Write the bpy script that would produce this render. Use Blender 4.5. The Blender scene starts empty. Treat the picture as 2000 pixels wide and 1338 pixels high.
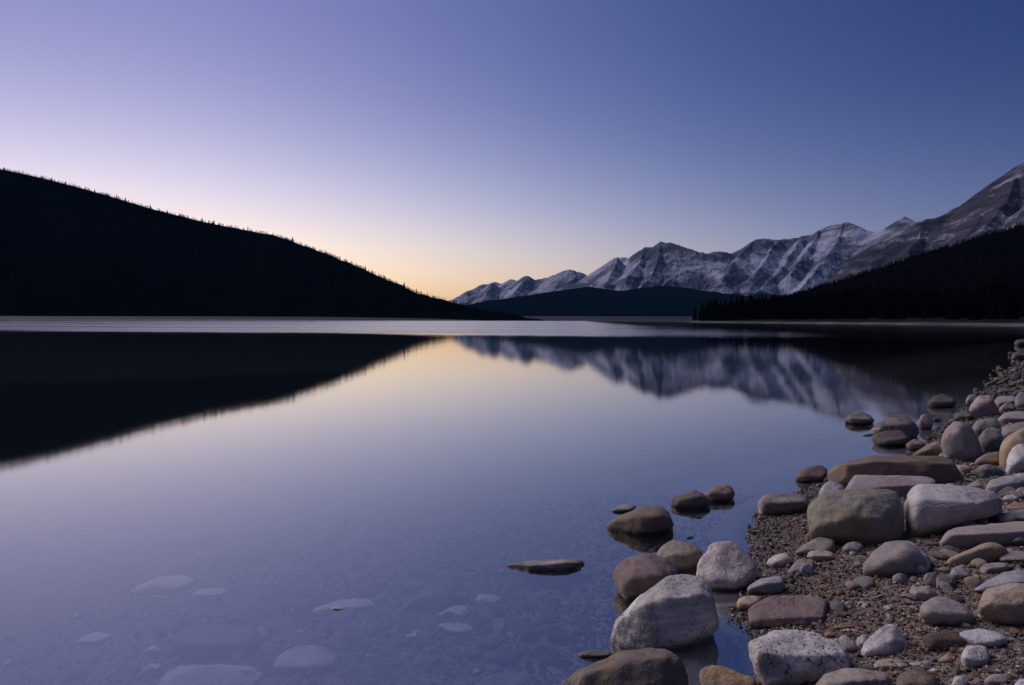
import bpy, bmesh, math
import numpy as np
from mathutils import Matrix, Vector

SC = bpy.context.scene
COL = SC.collection
RNG = np.random.default_rng(11)

# ------------------------------------------------------------------ camera
H = 1.30
FPX = 2000 * 24 / 36
PITCH = math.atan((669 - 625.5) / FPX)
ROLL = math.radians(0.2)
_f = np.array([0, math.cos(PITCH), -math.sin(PITCH)])
_r0 = np.array([1.0, 0, 0])
_u0 = np.cross(_r0, _f)
_r = math.cos(ROLL) * _r0 + math.sin(ROLL) * _u0
_u = -math.sin(ROLL) * _r0 + math.cos(ROLL) * _u0
CAM = np.array([0, 0, H])
cam = bpy.data.objects.new('camera', bpy.data.cameras.new('camera'))
COL.objects.link(cam)
cam.data.lens = 24
cam.data.sensor_width = 36
cam.data.clip_start = 0.05
cam.data.clip_end = 60000
cam.matrix_world = Matrix(((_r[0], _u[0], -_f[0], 0), (_r[1], _u[1], -_f[1], 0),
                           (_r[2], _u[2], -_f[2], H), (0, 0, 0, 1)))
SC.camera = cam


def ray(px, py):
    """direction through a point of the photograph, scaled to one metre of depth along Y"""
    d = _f + _r * (px - 1000) / FPX + _u * (669 - py) / FPX
    return d / d[1]


# ------------------------------------------------------------------ sky
HAZE = 1.15e-5
GLOW_AZ = -34
SKY = [[-6.3116, -5.0521, -3.4763], [0.596, -0.179, -0.1866], [1.8451, 1.3841, 0.9369], [-0.2132, 0.0458, 0.7781], [4.0486, 2.8345, 1.574], [-3.8305, -2.9453, -2.3437], [2.2496, 0.3096, -0.7411], [7.5609, 5.5231, 3.9577], [-0.0088, 1.7306, 1.435], [2.2067, 2.3758, 1.8398], [-2.3264, -1.6074, -1.5512]]
world = bpy.data.worlds.new('World')
SC.world = world
world.use_nodes = True


def build_sky():
    nt = world.node_tree
    nt.nodes.clear()
    N, L = nt.nodes.new, nt.links.new

    def m(op, a, b=None):
        n = N('ShaderNodeMath'); n.operation = op
        for i, v in enumerate((a, b)):
            if v is None: continue
            if isinstance(v, (int, float)): n.inputs[i].default_value = v
            else: L(v, n.inputs[i])
        return n.outputs[0]
    tc = N('ShaderNodeTexCoord')
    nrm = N('ShaderNodeVectorMath'); nrm.operation = 'NORMALIZE'; L(tc.outputs['Generated'], nrm.inputs[0])
    sep = N('ShaderNodeSeparateXYZ'); L(nrm.outputs[0], sep.inputs[0])
    z = m('MAXIMUM', sep.outputs[2], 0.0)
    a = math.radians(GLOW_AZ)
    dt = N('ShaderNodeVectorMath'); dt.operation = 'DOT_PRODUCT'
    L(nrm.outputs[0], dt.inputs[0]); dt.inputs[1].default_value = (math.sin(a), math.cos(a), 0)
    c = dt.outputs['Value']
    e1 = m('EXPONENT', m('MULTIPLY', z, -1 / .08))
    e2 = m('EXPONENT', m('MULTIPLY', z, -1 / .25))
    feats = [c, m('MULTIPLY', c, c), z, m('MULTIPLY', z, z), e1, m('MULTIPLY', c, e1), e2, m('MULTIPLY', c, e2), m('MULTIPLY', c, z), m('MULTIPLY', m('MULTIPLY', c, c), e1)]
    acc = None
    for k, ft in enumerate(feats):
        s = N('ShaderNodeVectorMath'); s.operation = 'SCALE'
        s.inputs[0].default_value = SKY[k + 1]
        L(ft, s.inputs['Scale'])
        ad = N('ShaderNodeVectorMath'); ad.operation = 'ADD'
        L(s.outputs[0], ad.inputs[0])
        if acc is None: ad.inputs[1].default_value = SKY[0]
        else: L(acc, ad.inputs[1])
        acc = ad.outputs[0]
    sx = N('ShaderNodeSeparateXYZ'); L(acc, sx.inputs[0])
    cb = N('ShaderNodeCombineXYZ')
    for i in range(3):
        L(m('MINIMUM', m('EXPONENT', sx.outputs[i]), 1.15), cb.inputs[i])
    bg = N('ShaderNodeBackground'); L(cb.outputs[0], bg.inputs[0]); bg.inputs[1].default_value = 1.0
    out = N('ShaderNodeOutputWorld'); L(bg.outputs[0], out.inputs[0])


build_sky()
# Sun is down: broad soft fill lamp added high left to brighten the rocks
sun = bpy.data.objects.new('sun', bpy.data.lights.new('sun', 'SUN'))  # added soft fill lamp, not the sun itself
COL.objects.link(sun)
sun.data.energy = 2.3
sun.data.angle = math.radians(40)
sun.data.color = (1.0, .90, .95)
sun.rotation_euler = Vector((math.sin(math.radians(-60)) * math.cos(math.radians(45)), math.cos(math.radians(-60)) * math.cos(math.radians(45)),
                             math.sin(math.radians(45)))).to_track_quat('Z', 'Y').to_euler()
SC.view_settings.view_transform = 'Standard'
SC.view_settings.look = 'None'
SC.view_settings.exposure = 0
SC.view_settings.gamma = 1
SC.view_settings.use_curve_mapping = False
SC.render.engine = 'CYCLES'
SC.cycles.use_denoising = True
SC.cycles.max_bounces = 8
SC.cycles.diffuse_bounces = 3
SC.cycles.glossy_bounces = 4
SC.cycles.transparent_max_bounces = 12
SC.cycles.volume_bounces = 0
SC.cycles.sample_clamp_indirect = 4

# ------------------------------------------------------------------ helpers


def tag(o, label=None, cat=None, group=None, kind=None):
    if label: o['label'] = label
    if cat: o['category'] = cat
    if group: o['group'] = group
    if kind: o['kind'] = kind
    return o


def mesh_np(name, v, faces, smooth=True):
    """faces: (n,k) int array"""
    me = bpy.data.meshes.new(name)
    v = np.asarray(v, np.float32); faces = np.asarray(faces, np.int32)
    n, k = faces.shape
    me.vertices.add(len(v)); me.vertices.foreach_set('co', v.ravel())
    me.loops.add(n * k); me.loops.foreach_set('vertex_index', faces.ravel())
    me.polygons.add(n)
    me.polygons.foreach_set('loop_start', np.arange(0, n * k, k, dtype=np.int32))
    me.polygons.foreach_set('use_smooth', np.full(n, smooth))
    me.update(calc_edges=True)
    return me


def add(name, me, mat=None, parent=None, loc=None):
    o = bpy.data.objects.new(name, me)
    COL.objects.link(o)
    if mat and me and not me.materials: me.materials.append(mat)
    if parent: o.parent = parent
    if loc is not None: o.location = loc
    return o


def _hash(i, seed):
    i = i.astype(np.uint32)
    h = (i[..., 0] * np.uint32(374761393)) ^ (i[..., 1] * np.uint32(668265263)) ^ (i[..., 2] * np.uint32(2147483647)) ^ np.uint32(seed * 974711 + 12345)
    h = (h ^ (h >> np.uint32(13))) * np.uint32(1274126177)
    h ^= h >> np.uint32(16)
    h = h * np.uint32(2246822519)
    return h ^ (h >> np.uint32(15))


_a = RNG.normal(size=(256, 3)); GR = _a / np.linalg.norm(_a, axis=1)[:, None]


def noise(p, seed=0):
    p = np.asarray(p, float)
    b = np.floor(p).astype(np.int64); f = p - b
    w = f * f * f * (f * (f * 6 - 15) + 10)
    out = np.zeros(p.shape[:-1])
    for dx in (0, 1):
        for dy in (0, 1):
            for dz in (0, 1):
                o = np.array([dx, dy, dz])
                g = GR[(_hash(b + o, seed) & np.uint32(255)).astype(int)]
                d = ((f - o) * g).sum(-1)
                ww = (w[..., 0] if dx else 1 - w[..., 0]) * (w[..., 1] if dy else 1 - w[..., 1]) * (w[..., 2] if dz else 1 - w[..., 2])
                out += d * ww
    return out * 1.5


def fbm(p, oct=4, seed=0, gain=.5, ridged=False):
    a, s, t = 1.0, np.zeros(np.asarray(p).shape[:-1]), 0
    for k in range(oct):
        n = noise(np.asarray(p) * 2.03 ** k + 17.3 * k, seed + k)
        if ridged: n = 1 - 2 * np.abs(n)
        s += a * n; t += a; a *= gain
    return s / t


def p2(x, y, z=0.0):
    return np.stack([x, y, np.full_like(x, z)], -1)


def sstep(a, b, x):
    t = np.clip((x - a) / (b - a), 0, 1)
    return t * t * (3 - 2 * t)


# ------------------------------------------------------------------ materials
class NT:
    def __init__(s, name):
        s.mat = bpy.data.materials.new(name); s.mat.use_nodes = True
        s.t = s.mat.node_tree; s.t.nodes.clear()

    def n(s, typ, **kw):
        nd = s.t.nodes.new(typ)
        for k, v in kw.items():
            if isinstance(v, bpy.types.NodeSocket): s.t.links.new(v, nd.inputs[k.replace('_', ' ')])
            elif k.replace('_', ' ') in nd.inputs: nd.inputs[k.replace('_', ' ')].default_value = v
            else: setattr(nd, k, v)
        return nd

    def link(s, a, b): s.t.links.new(a, b)

    def math(s, op, a, b=None, c=None, clamp=False):
        nd = s.t.nodes.new('ShaderNodeMath'); nd.operation = op; nd.use_clamp = clamp
        for i, v in enumerate((a, b, c)):
            if v is None: continue
            if isinstance(v, (int, float)): nd.inputs[i].default_value = v
            else: s.link(v, nd.inputs[i])
        return nd.outputs[0]

    def noise(s, vec, scale, detail=4, rough=.55, dist=0.0):
        nd = s.n('ShaderNodeTexNoise'); s.link(vec, nd.inputs['Vector'])
        nd.inputs['Scale'].default_value = scale; nd.inputs['Detail'].default_value = detail
        nd.inputs['Roughness'].default_value = rough; nd.inputs['Distortion'].default_value = dist
        return nd.outputs[0]

    def mapr(s, v, a, b, c=0.0, d=1.0, smooth=True):
        nd = s.n('ShaderNodeMapRange'); nd.interpolation_type = 'SMOOTHSTEP' if smooth else 'LINEAR'
        if isinstance(v, (int, float)): nd.inputs[0].default_value = v
        else: s.link(v, nd.inputs[0])
        for i, x in enumerate((a, b, c, d)):
            if isinstance(x, (int, float)): nd.inputs[i + 1].default_value = x
            else: s.link(x, nd.inputs[i + 1])
        return nd.outputs[0]

    def mix(s, fac, a, b, blend='MIX'):
        nd = s.n('ShaderNodeMix'); nd.data_type = 'RGBA'; nd.blend_type = blend
        for i, v in ((0, fac), (6, a), (7, b)):
            if isinstance(v, (int, float)): nd.inputs[i].default_value = v
            elif isinstance(v, (tuple, list)): nd.inputs[i].default_value = (*v[:3], 1)
            else: s.link(v, nd.inputs[i])
        return nd.outputs[2]

    def map(s, vec, scale=(1, 1, 1), rot=(0, 0, 0), loc=(0, 0, 0)):
        nd = s.n('ShaderNodeMapping'); s.link(vec, nd.inputs[0])
        nd.inputs['Scale'].default_value = scale; nd.inputs['Rotation'].default_value = rot; nd.inputs['Location'].default_value = loc
        return nd.outputs[0]

    def out(s, surf):
        o = s.n('ShaderNodeOutputMaterial'); s.link(surf, o.inputs[0]); return s.mat

    def bsdf(s, col, rough, normal=None, spec=0.35):
        b = s.n('ShaderNodeBsdfPrincipled')
        for k, v in (('Base Color', col), ('Roughness', rough), ('Normal', normal), ('Specular IOR Level', spec)):
            if v is None: continue
            if isinstance(v, (int, float)): b.inputs[k].default_value = v
            elif isinstance(v, (tuple, list)): b.inputs[k].default_value = (*v[:3], 1)
            else: s.link(v, b.inputs[k])
        return b.outputs[0]

    def bump(s, h, strength=.3, dist=.01):
        b = s.n('ShaderNodeBump'); s.link(h, b.inputs['Height'])
        b.inputs['Strength'].default_value = strength; b.inputs['Distance'].default_value = dist
        return b.outputs[0]


PAL = dict(white=(.62, .555, .485), chalk=(.67, .615, .56), pink=(.46, .36, .30), grey=(.30, .265, .23), dkgrey=(.145, .128, .112),
           brown=(.185, .135, .098), dkbrown=(.10, .072, .053), tan=(.39, .305, .21), ochre=(.43, .27, .11), olive=(.255, .22, .16),
           blue=(.40, .385, .39), pale=(.78, .74, .70), mauve=(.265, .185, .165), lav=(.36, .305, .28), rust=(.30, .14, .07), umber=(.245, .175, .115))
_smc = {}


def stone_mat(c1, c2, spk=0.0, band=0.0, lichen=0.0, low_tint=0.0, size=.3, wet=True):
    """c1 main tone, c2 second tone in patches, spk dark specks, band strength of the bedding lines"""
    key = (c1, c2, spk, band, lichen, low_tint, round(size, 1), wet)
    if key in _smc: return _smc[key]
    s = NT('stone_%s_%s' % (c1, c2))
    tc = s.n('ShaderNodeTexCoord'); oi = s.n('ShaderNodeObjectInfo')
    off = s.n('ShaderNodeVectorMath'); off.operation = 'MULTIPLY_ADD'
    s.link(oi.outputs['Random'], off.inputs[0]); off.inputs[1].default_value = (31, 17, 23); s.link(tc.outputs['Object'], off.inputs[2])
    v = off.outputs[0]
    k = .3 / max(size, .02)
    n1 = s.noise(v, 5 * k, 5, .6, .6)
    col = s.mix(s.mapr(n1, .40, .62), PAL[c1], PAL[c2])
    n2 = s.noise(v, 22 * k, 4, .65)
    col = s.mix(s.mapr(n2, .30, .70, .0, .62), col, tuple(x * .58 for x in PAL[c1]))
    if band:
        mv = s.map(v, (3, 3, 34), (.35, .2, 0))
        nb = s.noise(mv, 1.6 * k, 3, .6, .5)
        col = s.mix(s.mapr(nb, .42, .62, 0, band), col, tuple(x * .5 for x in PAL[c2]))
    n3 = s.noise(v, 95, 3, .7)
    col = s.mix(s.mapr(n3, .35, .7, 0, .22), col, tuple(min(1, x * 1.3) for x in PAL[c1]))
    # iron stains in broad soft patches, pale veins
    st = s.noise(v, 3.2 * k, 4, .6, .8)
    col = s.mix(s.mapr(st, .52, .70, 0, .5), col, s.mix(1.0, col, (1.03, .83, .62), 'MULTIPLY'))
    vn = s.noise(s.map(v, (1, 1, 1), (.4, .9, .2)), 4 * k, 3, .5, 1.2)
    vein = s.mapr(s.math('ABSOLUTE', s.math('SUBTRACT', vn, .5)), .0, .012, 1, 0)
    col = s.mix(s.math('MULTIPLY', vein, s.mapr(st, .30, .5, .45, 0)), col, (.55, .51, .47))
    if low_tint:
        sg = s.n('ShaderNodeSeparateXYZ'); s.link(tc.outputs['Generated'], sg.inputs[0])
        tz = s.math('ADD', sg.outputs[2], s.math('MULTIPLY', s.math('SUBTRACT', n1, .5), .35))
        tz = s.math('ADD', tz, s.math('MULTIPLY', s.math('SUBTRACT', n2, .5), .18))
        col = s.mix(s.mapr(tz, low_tint - .05, low_tint + .05, .8, 0), col, s.mix(1.0, col, (.66, .50, .34), 'MULTIPLY'))  # lower part tinted browner, with a noisy edge
    if lichen:
        so = s.n('ShaderNodeSeparateXYZ'); s.link(tc.outputs['Object'], so.inputs[0])
        lm = s.math('MULTIPLY', s.mapr(so.outputs[0], .02 * size, .30 * size), s.mapr(s.noise(v, 26 * k, 4, .7, .6), .47, .54))
        col = s.mix(s.math('MULTIPLY', lm, lichen), col, (.62, .60, .58))
    spk = max(spk, .28)
    if spk:
        n4 = s.noise(v, 70 * min(1, k), 5, .7, .4)
        n5 = s.noise(v, 7 * k, 2, .5)
        fac = s.math('MULTIPLY', s.mapr(n4, .53, .60, 0, spk), s.mapr(n5, .38, .55, .25, 1))
        col = s.mix(fac, col, (.10, .092, .09))
    # cracks
    vo = s.n('ShaderNodeTexVoronoi'); vo.feature = 'DISTANCE_TO_EDGE'
    vv = s.n('ShaderNodeVectorMath'); vv.operation = 'MULTIPLY_ADD'
    nn = s.n('ShaderNodeTexNoise'); s.link(v, nn.inputs['Vector']); nn.inputs['Scale'].default_value = 6 * k
    s.link(nn.outputs['Color'], vv.inputs[0]); vv.inputs[1].default_value = (.18 / k,) * 3; s.link(v, vv.inputs[2])
    s.link(vv.outputs[0], vo.inputs['Vector']); vo.inputs['Scale'].default_value = 4.5 * k
    crack = s.mapr(vo.outputs['Distance'], .0, .012, 1, 0)
    crack = s.math('MULTIPLY', crack, s.mapr(s.noise(v, 4 * k, 2), .5, .6))
    col = s.mix(s.math('MULTIPLY', crack, .17), col, (.06, .05, .045))
    rough = .78
    if wet:
        g = s.n('ShaderNodeNewGeometry'); sp = s.n('ShaderNodeSeparateXYZ'); s.link(g.outputs['Position'], sp.inputs[0])
        nw = s.noise(g.outputs['Position'], 9, 3)
        zz = s.math('ADD', sp.outputs[2], s.math('MULTIPLY', s.math('SUBTRACT', nw, .5), .05))
        w = s.math('MULTIPLY', s.mapr(zz, .012, .030, 1, 0), s.mapr(sp.outputs[2], -.07, -.02))
        col = s.mix(w, col, s.mix(1.0, col, (.46, .45, .44), 'MULTIPLY'))
        rough = s.mapr(w, 0, 1, .78, .3)
    h = s.math('ADD', s.math('MULTIPLY', n2, .6), s.math('ADD', s.math('MULTIPLY', n3, .45), s.math('MULTIPLY', crack, -.35)))
    m_ = s.out(s.bsdf(col, rough, s.bump(h, .9, .014 * min(1, size / .2 + .2)), .3))
    _smc[key] = m_
    return m_


def simple_mat(name, col, rough=.9, spec=.2, n_scale=None, col2=None):
    s = NT(name)
    if n_scale:
        g = s.n('ShaderNodeNewGeometry')
        c = s.mix(s.mapr(s.noise(g.outputs['Position'], n_scale, 5), .35, .65), col, col2)
    else: c = col
    return s.out(s.bsdf(c, rough, None, spec))


# ------------------------------------------------------------------ the lake basin
# shoreline, near bank first, then the right bank, the far end, the left bank and back behind the camera
SHORE = np.array([(-.9, -.6), (.0, .9), (.55, 1.8), (.86, 2.35), (.90, 2.75), (1.02, 3.05), (1.27, 3.42), (1.34, 3.75), (1.47, 4.15),
                  (1.70, 4.62), (2.15, 5.1), (2.6, 5.6), (3.3, 6.2), (4.03, 6.7), (5.0, 8.0), (6.65, 10.1), (9.2, 13.2), (14.3, 19.5), (20.8, 27), (45, 55),
                  (95, 97), (150, 150), (172, 231), (176, 300), (170, 350), (160, 470), (147, 577), (170, 640), (300, 900), (420, 1500),
                  (150, 1750), (-60, 1500), (-55, 1150), (-250, 1000), (-675, 900), (-900, 600), (-800, 100), (-300, -150), (-60, -60), (-10, -16), (-3, -5)], float)


def shore_dist(x, y):
    """signed distance to the shoreline, positive on land"""
    p = np.stack([x, y], -1).astype(float)
    best = np.full(x.shape, 1e18); inside = np.zeros(x.shape, bool)
    for i in range(len(SHORE)):
        a, b = SHORE[i], SHORE[(i + 1) % len(SHORE)]
        ab = b - a
        t = np.clip(((p - a) @ ab) / (ab @ ab), 0, 1)
        d = p - a - t[..., None] * ab
        best = np.minimum(best, (d * d).sum(-1))
        c = (a[1] > p[..., 1]) != (b[1] > p[..., 1])
        with np.errstate(divide='ignore', invalid='ignore'):
            xi = (b[0] - a[0]) * (p[..., 1] - a[1]) / (b[1] - a[1] if b[1] != a[1] else 1e-9) + a[0]
        inside ^= c & (p[..., 0] < xi)
    d = np.sqrt(best)
    return np.where(inside, -d, d)


def ground(x, y):
    x = np.asarray(x, float); y = np.asarray(y, float)
    d = shore_dist(x, y)
    r = np.hypot(x, y)
    under = -np.minimum(-np.minimum(d, 0) * .10, .9) - np.clip(-d - 10, 0, 60) * .06
    up = np.maximum(d, 0)
    land = np.minimum(up * .105, 1.2) + np.clip(up - 11, 0, 80) * .03 + np.clip(up - 60, 0, 3000) * .012
    for cx_, cy_, rx_, ry_, dz_ in ((.87, 2.66, .10, .16, .10), (4.12, 6.05, .42, .16, .17)):
        under = under - dz_ * np.exp(-((x - cx_) / rx_) ** 2 - ((y - cy_) / ry_) ** 2) * .8
        land = land - dz_ * np.exp(-((x - cx_) / rx_) ** 2 - ((y - cy_) / ry_) ** 2)
    bump_ = .03 * fbm(p2(x * .9, y * .9), 3, 5) + .012 * fbm(p2(x * 5, y * 5), 2, 8)
    fade = np.clip(30 / np.maximum(r, 1), 0, 1)
    return np.where(d < 0, under, land) + bump_ * fade * np.clip(np.abs(d) * 2, .14, 1)


def ground1(x, y):
    return float(ground(np.array([x]), np.array([y]))[0])


def hit(px, py, water=True):
    """depth (along Y) at which the ray through a photo point meets the ground (or the water)"""
    r = ray(px, py)
    Y = np.geomspace(1.2, 400, 1500)
    g = ground(r[0] * Y, Y)
    if water: g = np.maximum(g, 0)
    k = np.nonzero(H + r[2] * Y <= g)[0]
    return float(Y[k[0]]) if len(k) else 400.0


def build_ground():
    az = np.concatenate([np.linspace(-180, -48, 34)[:-1], np.linspace(-48, 48, 300), np.linspace(48, 180, 34)[1:-1]])
    rr = np.concatenate([[.0, .3, .6], np.geomspace(.9, 14, 190), np.geomspace(14.4, 60, 50), np.geomspace(64, 14000, 90)])
    A, R = np.meshgrid(np.radians(az), rr, indexing='ij')
    x = (R * np.sin(A)).ravel(); y = (R * np.cos(A)).ravel()
    v = np.stack([x, y, ground(x, y)], -1)
    na, nr = len(az), len(rr)
    i, j = np.meshgrid(np.arange(na), np.arange(nr - 1), indexing='ij')
    i2 = (i + 1) % na
    f = np.stack([i * nr + j, i * nr + j + 1, i2 * nr + j + 1, i2 * nr + j], -1).reshape(-1, 4)
    s = NT('shore_ground')
    g = s.n('ShaderNodeNewGeometry'); P = g.outputs['Position']
    sp = s.n('ShaderNodeSeparateXYZ'); s.link(P, sp.inputs[0])
    vo = s.n('ShaderNodeTexVoronoi'); s.link(P, vo.inputs['Vector']); vo.inputs['Scale'].default_value = 75
    n1 = s.noise(P, 3, 4); n2 = s.noise(P, 60, 3, .7)
    peb = s.mix(s.mapr(s.n('ShaderNodeSeparateColor', Color=vo.outputs['Color']).outputs[0], 0, 1, 0, 1, False), (.085, .07, .055), (.30, .26, .22))
    peb = s.mix(s.mapr(n2, .3, .7, 0, .6), peb, (.07, .058, .05))
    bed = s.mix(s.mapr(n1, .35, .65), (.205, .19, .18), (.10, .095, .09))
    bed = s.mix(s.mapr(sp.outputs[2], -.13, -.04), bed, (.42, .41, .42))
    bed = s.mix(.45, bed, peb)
    bed_dimmed = s.mix(s.mapr(sp.outputs[2], -.95, -.30, 1, 0), bed, (.012, .014, .014))  # bed painted near-black with depth, for light absorbed by the water
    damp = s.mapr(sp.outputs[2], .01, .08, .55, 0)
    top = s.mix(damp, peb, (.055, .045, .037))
    col = s.mix(s.mapr(sp.outputs[2], -.015, .008), bed_dimmed, top)
    nf = s.noise(P, .06, 4)
    far = s.mix(s.mapr(nf, .35, .6), (.12, .11, .105), (.05, .045, .042))
    rng = s.n('ShaderNodeVectorMath'); rng.operation = 'LENGTH'; s.link(P, rng.inputs[0])
    col = s.mix(s.mapr(rng.outputs['Value'], 11, 22), col, s.mix(s.mapr(sp.outputs[2], -.3, .0), bed_dimmed, far))  # ground darkened with distance: dimness of the far bank put into its colour
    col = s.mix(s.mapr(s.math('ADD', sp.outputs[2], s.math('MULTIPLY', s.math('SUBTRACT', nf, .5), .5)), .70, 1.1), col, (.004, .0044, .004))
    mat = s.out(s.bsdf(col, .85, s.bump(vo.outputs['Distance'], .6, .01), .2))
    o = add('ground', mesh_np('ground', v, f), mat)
    tag(o, 'pebbly lake bed and beach running on as the land round the lake', 'ground', kind='structure')


def build_lake():
    n = 96
    a = np.linspace(0, 2 * np.pi, n, endpoint=False)
    v = np.concatenate([[[0, 700, 0]], np.stack([np.cos(a) * 1500, 700 + np.sin(a) * 1500, 0 * a], -1)])
    f = np.stack([np.zeros(n, int), 1 + np.arange(n), 1 + (np.arange(n) + 1) % n], -1)
    s = NT('lake_water')
    g = s.n('ShaderNodeNewGeometry'); P = g.outputs['Position']
    sp = s.n('ShaderNodeSeparateXYZ'); s.link(P, sp.inputs[0])
    X, Y = sp.outputs[0], sp.outputs[1]
    # breeze-ruffled water from about 45 m out, calm nearer and under the right bank
    edge = s.math('MULTIPLY_ADD', X, -.22, 60.0)
    nz = s.noise(s.map(P, (.035, .05, 1)), 1.0, 4)
    yy = s.math('MULTIPLY_ADD', s.math('SUBTRACT', nz, .5), 26.0, Y)
    q = s.math('DIVIDE', yy, s.math('MAXIMUM', edge, 12.0))
    ruf = s.mapr(q, .80, 1.18)
    lee = s.mapr(s.math('SUBTRACT', X, s.math('MULTIPLY', Y, .10)), -12.0, 36.0, 1, .10)
    streak = s.mapr(s.noise(s.map(P, (.006, .05, 1)), 1.0, 3), .35, .65, .72, 1)
    ruf = s.math('MULTIPLY', s.math('MULTIPLY', ruf, lee), streak)
    rough = s.mapr(ruf, 0, 1, WATER_R, RUFFLE_R, False)
    nb = s.noise(s.map(P, (1.1, .22, 1)), 1.0, 2)
    bmp = s.bump(nb, .35, .004)
    gl = s.n('ShaderNodeBsdfGlossy'); gl.distribution = 'BECKMANN'
    s.link(rough, gl.inputs['Roughness']); s.link(bmp, gl.inputs['Normal']); gl.inputs['Color'].default_value = (1, 1, 1, 1)
    tr = s.n('ShaderNodeBsdfTransparent'); tr.inputs[0].default_value = (.90, .93, .95, 1)
    fr = s.n('ShaderNodeFresnel'); fr.inputs['IOR'].default_value = WATER_IOR
    mx = s.n('ShaderNodeMixShader'); s.link(s.math('MULTIPLY', s.mapr(fr.outputs[0], 0, 1, .35, 1, False), s.mapr(ruf, 0, 1, 1, .60, False)), mx.inputs[0]); s.link(tr.outputs[0], mx.inputs[1]); s.link(gl.outputs[0], mx.inputs[2])
    o = add('lake', mesh_np('lake', v, f, False), s.out(mx.outputs[0]))
    tag(o, 'still lake water mirroring the sky and the mountains', 'lake', kind='structure')


WATER_R, RUFFLE_R, WATER_IOR = .055, .34, 1.45
build_ground()
build_lake()

# ------------------------------------------------------------------ mountains and hills


def pt(px, py, Y):
    r = ray(px, py)
    return np.array([r[0] * Y, Y, H + r[2] * Y])


def terrain(name, label, cat, mat, crest, spurs, x0, x1, nx, y0, y1, ny, slope, spur_slope, warp, rough_amp, seed, base=-3.0, nscale=1.0, jag=0.0):
    """height field from ridge lines: crest = [(px, py, depth)], spurs = [[(px, py, depth) ...] ...]"""
    t0, t1 = ray(x0, 625)[0], ray(x1, 625)[0]
    T, Yg = np.meshgrid(np.linspace(t0, t1, nx), np.linspace(y0, y1, ny), indexing='ij')
    X, Y = (T * Yg).ravel(), Yg.ravel()
    Lw = warp
    nx_ = fbm(p2(X / (Lw * 5), Y / (Lw * 5), 3.1), 4, seed) * Lw
    ny_ = fbm(p2(X / (Lw * 5), Y / (Lw * 5), 9.7), 4, seed + 7) * Lw

    def seg(a, b, sl, wx, wy):
        px_, py_ = X + wx, Y + wy
        ab = b[:2] - a[:2]
        t = np.clip(((px_ - a[0]) * ab[0] + (py_ - a[1]) * ab[1]) / max(ab @ ab, 1e-9), 0, 1)
        d = np.hypot(px_ - a[0] - t * ab[0], py_ - a[1] - t * ab[1])
        return a[2] + t * (b[2] - a[2]) - sl * d, d
    Z = np.full(X.shape, -1e9); dc = np.full(X.shape, 1e9)
    if jag:
        rj = np.random.default_rng(seed)
        xs_ = np.array([c[0] for c in crest]); fx = []
        for a, b in zip(crest[:-1], crest[1:]):
            m_ = max(1, int(abs(b[0] - a[0]) / 5))
            for q in range(m_):
                t_ = q / m_
                fx.append((a[0] + t_ * (b[0] - a[0]), a[1] + t_ * (b[1] - a[1]) + rj.normal(0, jag) * (0 if q == 0 else 1), a[2] + t_ * (b[2] - a[2])))
        crest = fx + [crest[-1]]
    cp = [pt(*c) for c in crest]
    for a, b in zip(cp[:-1], cp[1:]):
        z, d = seg(a, b, slope, nx_ * .0, ny_ * .0)
        z = a[2] * 0 + z
        Z = np.maximum(Z, z); dc = np.minimum(dc, d)
    # the flank below the crest wanders with the warp
    Z2 = np.full(X.shape, -1e9)
    for a, b in zip(cp[:-1], cp[1:]):
        z, d = seg(a, b, slope, nx_, ny_)
        Z2 = np.maximum(Z2, z)
    k = sstep(0, Lw * 1.5, dc)
    Z = Z * (1 - k) + Z2 * k
    for sp_ in spurs:
        q = [pt(*c) for c in sp_]
        for a, b in zip(q[:-1], q[1:]):
            z, d = seg(a, b, spur_slope, nx_ * .6, ny_ * .6)
            Z = np.maximum(Z, z)
    er = fbm(p2(X / (rough_amp * 6 * nscale), Y / (rough_amp * 6 * nscale), seed), 6, seed + 3, .60, True)
    Z = Z + rough_amp * (er - .75) * sstep(0, rough_amp * 2.5, dc) * np.clip((Z - base) / (rough_amp * 3), 0, 1)
    Z = np.maximum(Z, base)
    v = np.stack([X, Y, Z], -1)
    i, j = np.meshgrid(np.arange(nx - 1), np.arange(ny - 1), indexing='ij')
    f = np.stack([i * ny + j, (i + 1) * ny + j, (i + 1) * ny + j + 1, i * ny + j + 1], -1).reshape(-1, 4)
    keep = (Z[f] > base + 1e-3).any(1)
    f = f[keep]
    o = add(name, mesh_np(name, v, f), mat)
    tag(o, label, cat, kind='structure')
    return X.reshape(nx, ny), Y.reshape(nx, ny), Z.reshape(nx, ny)


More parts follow.
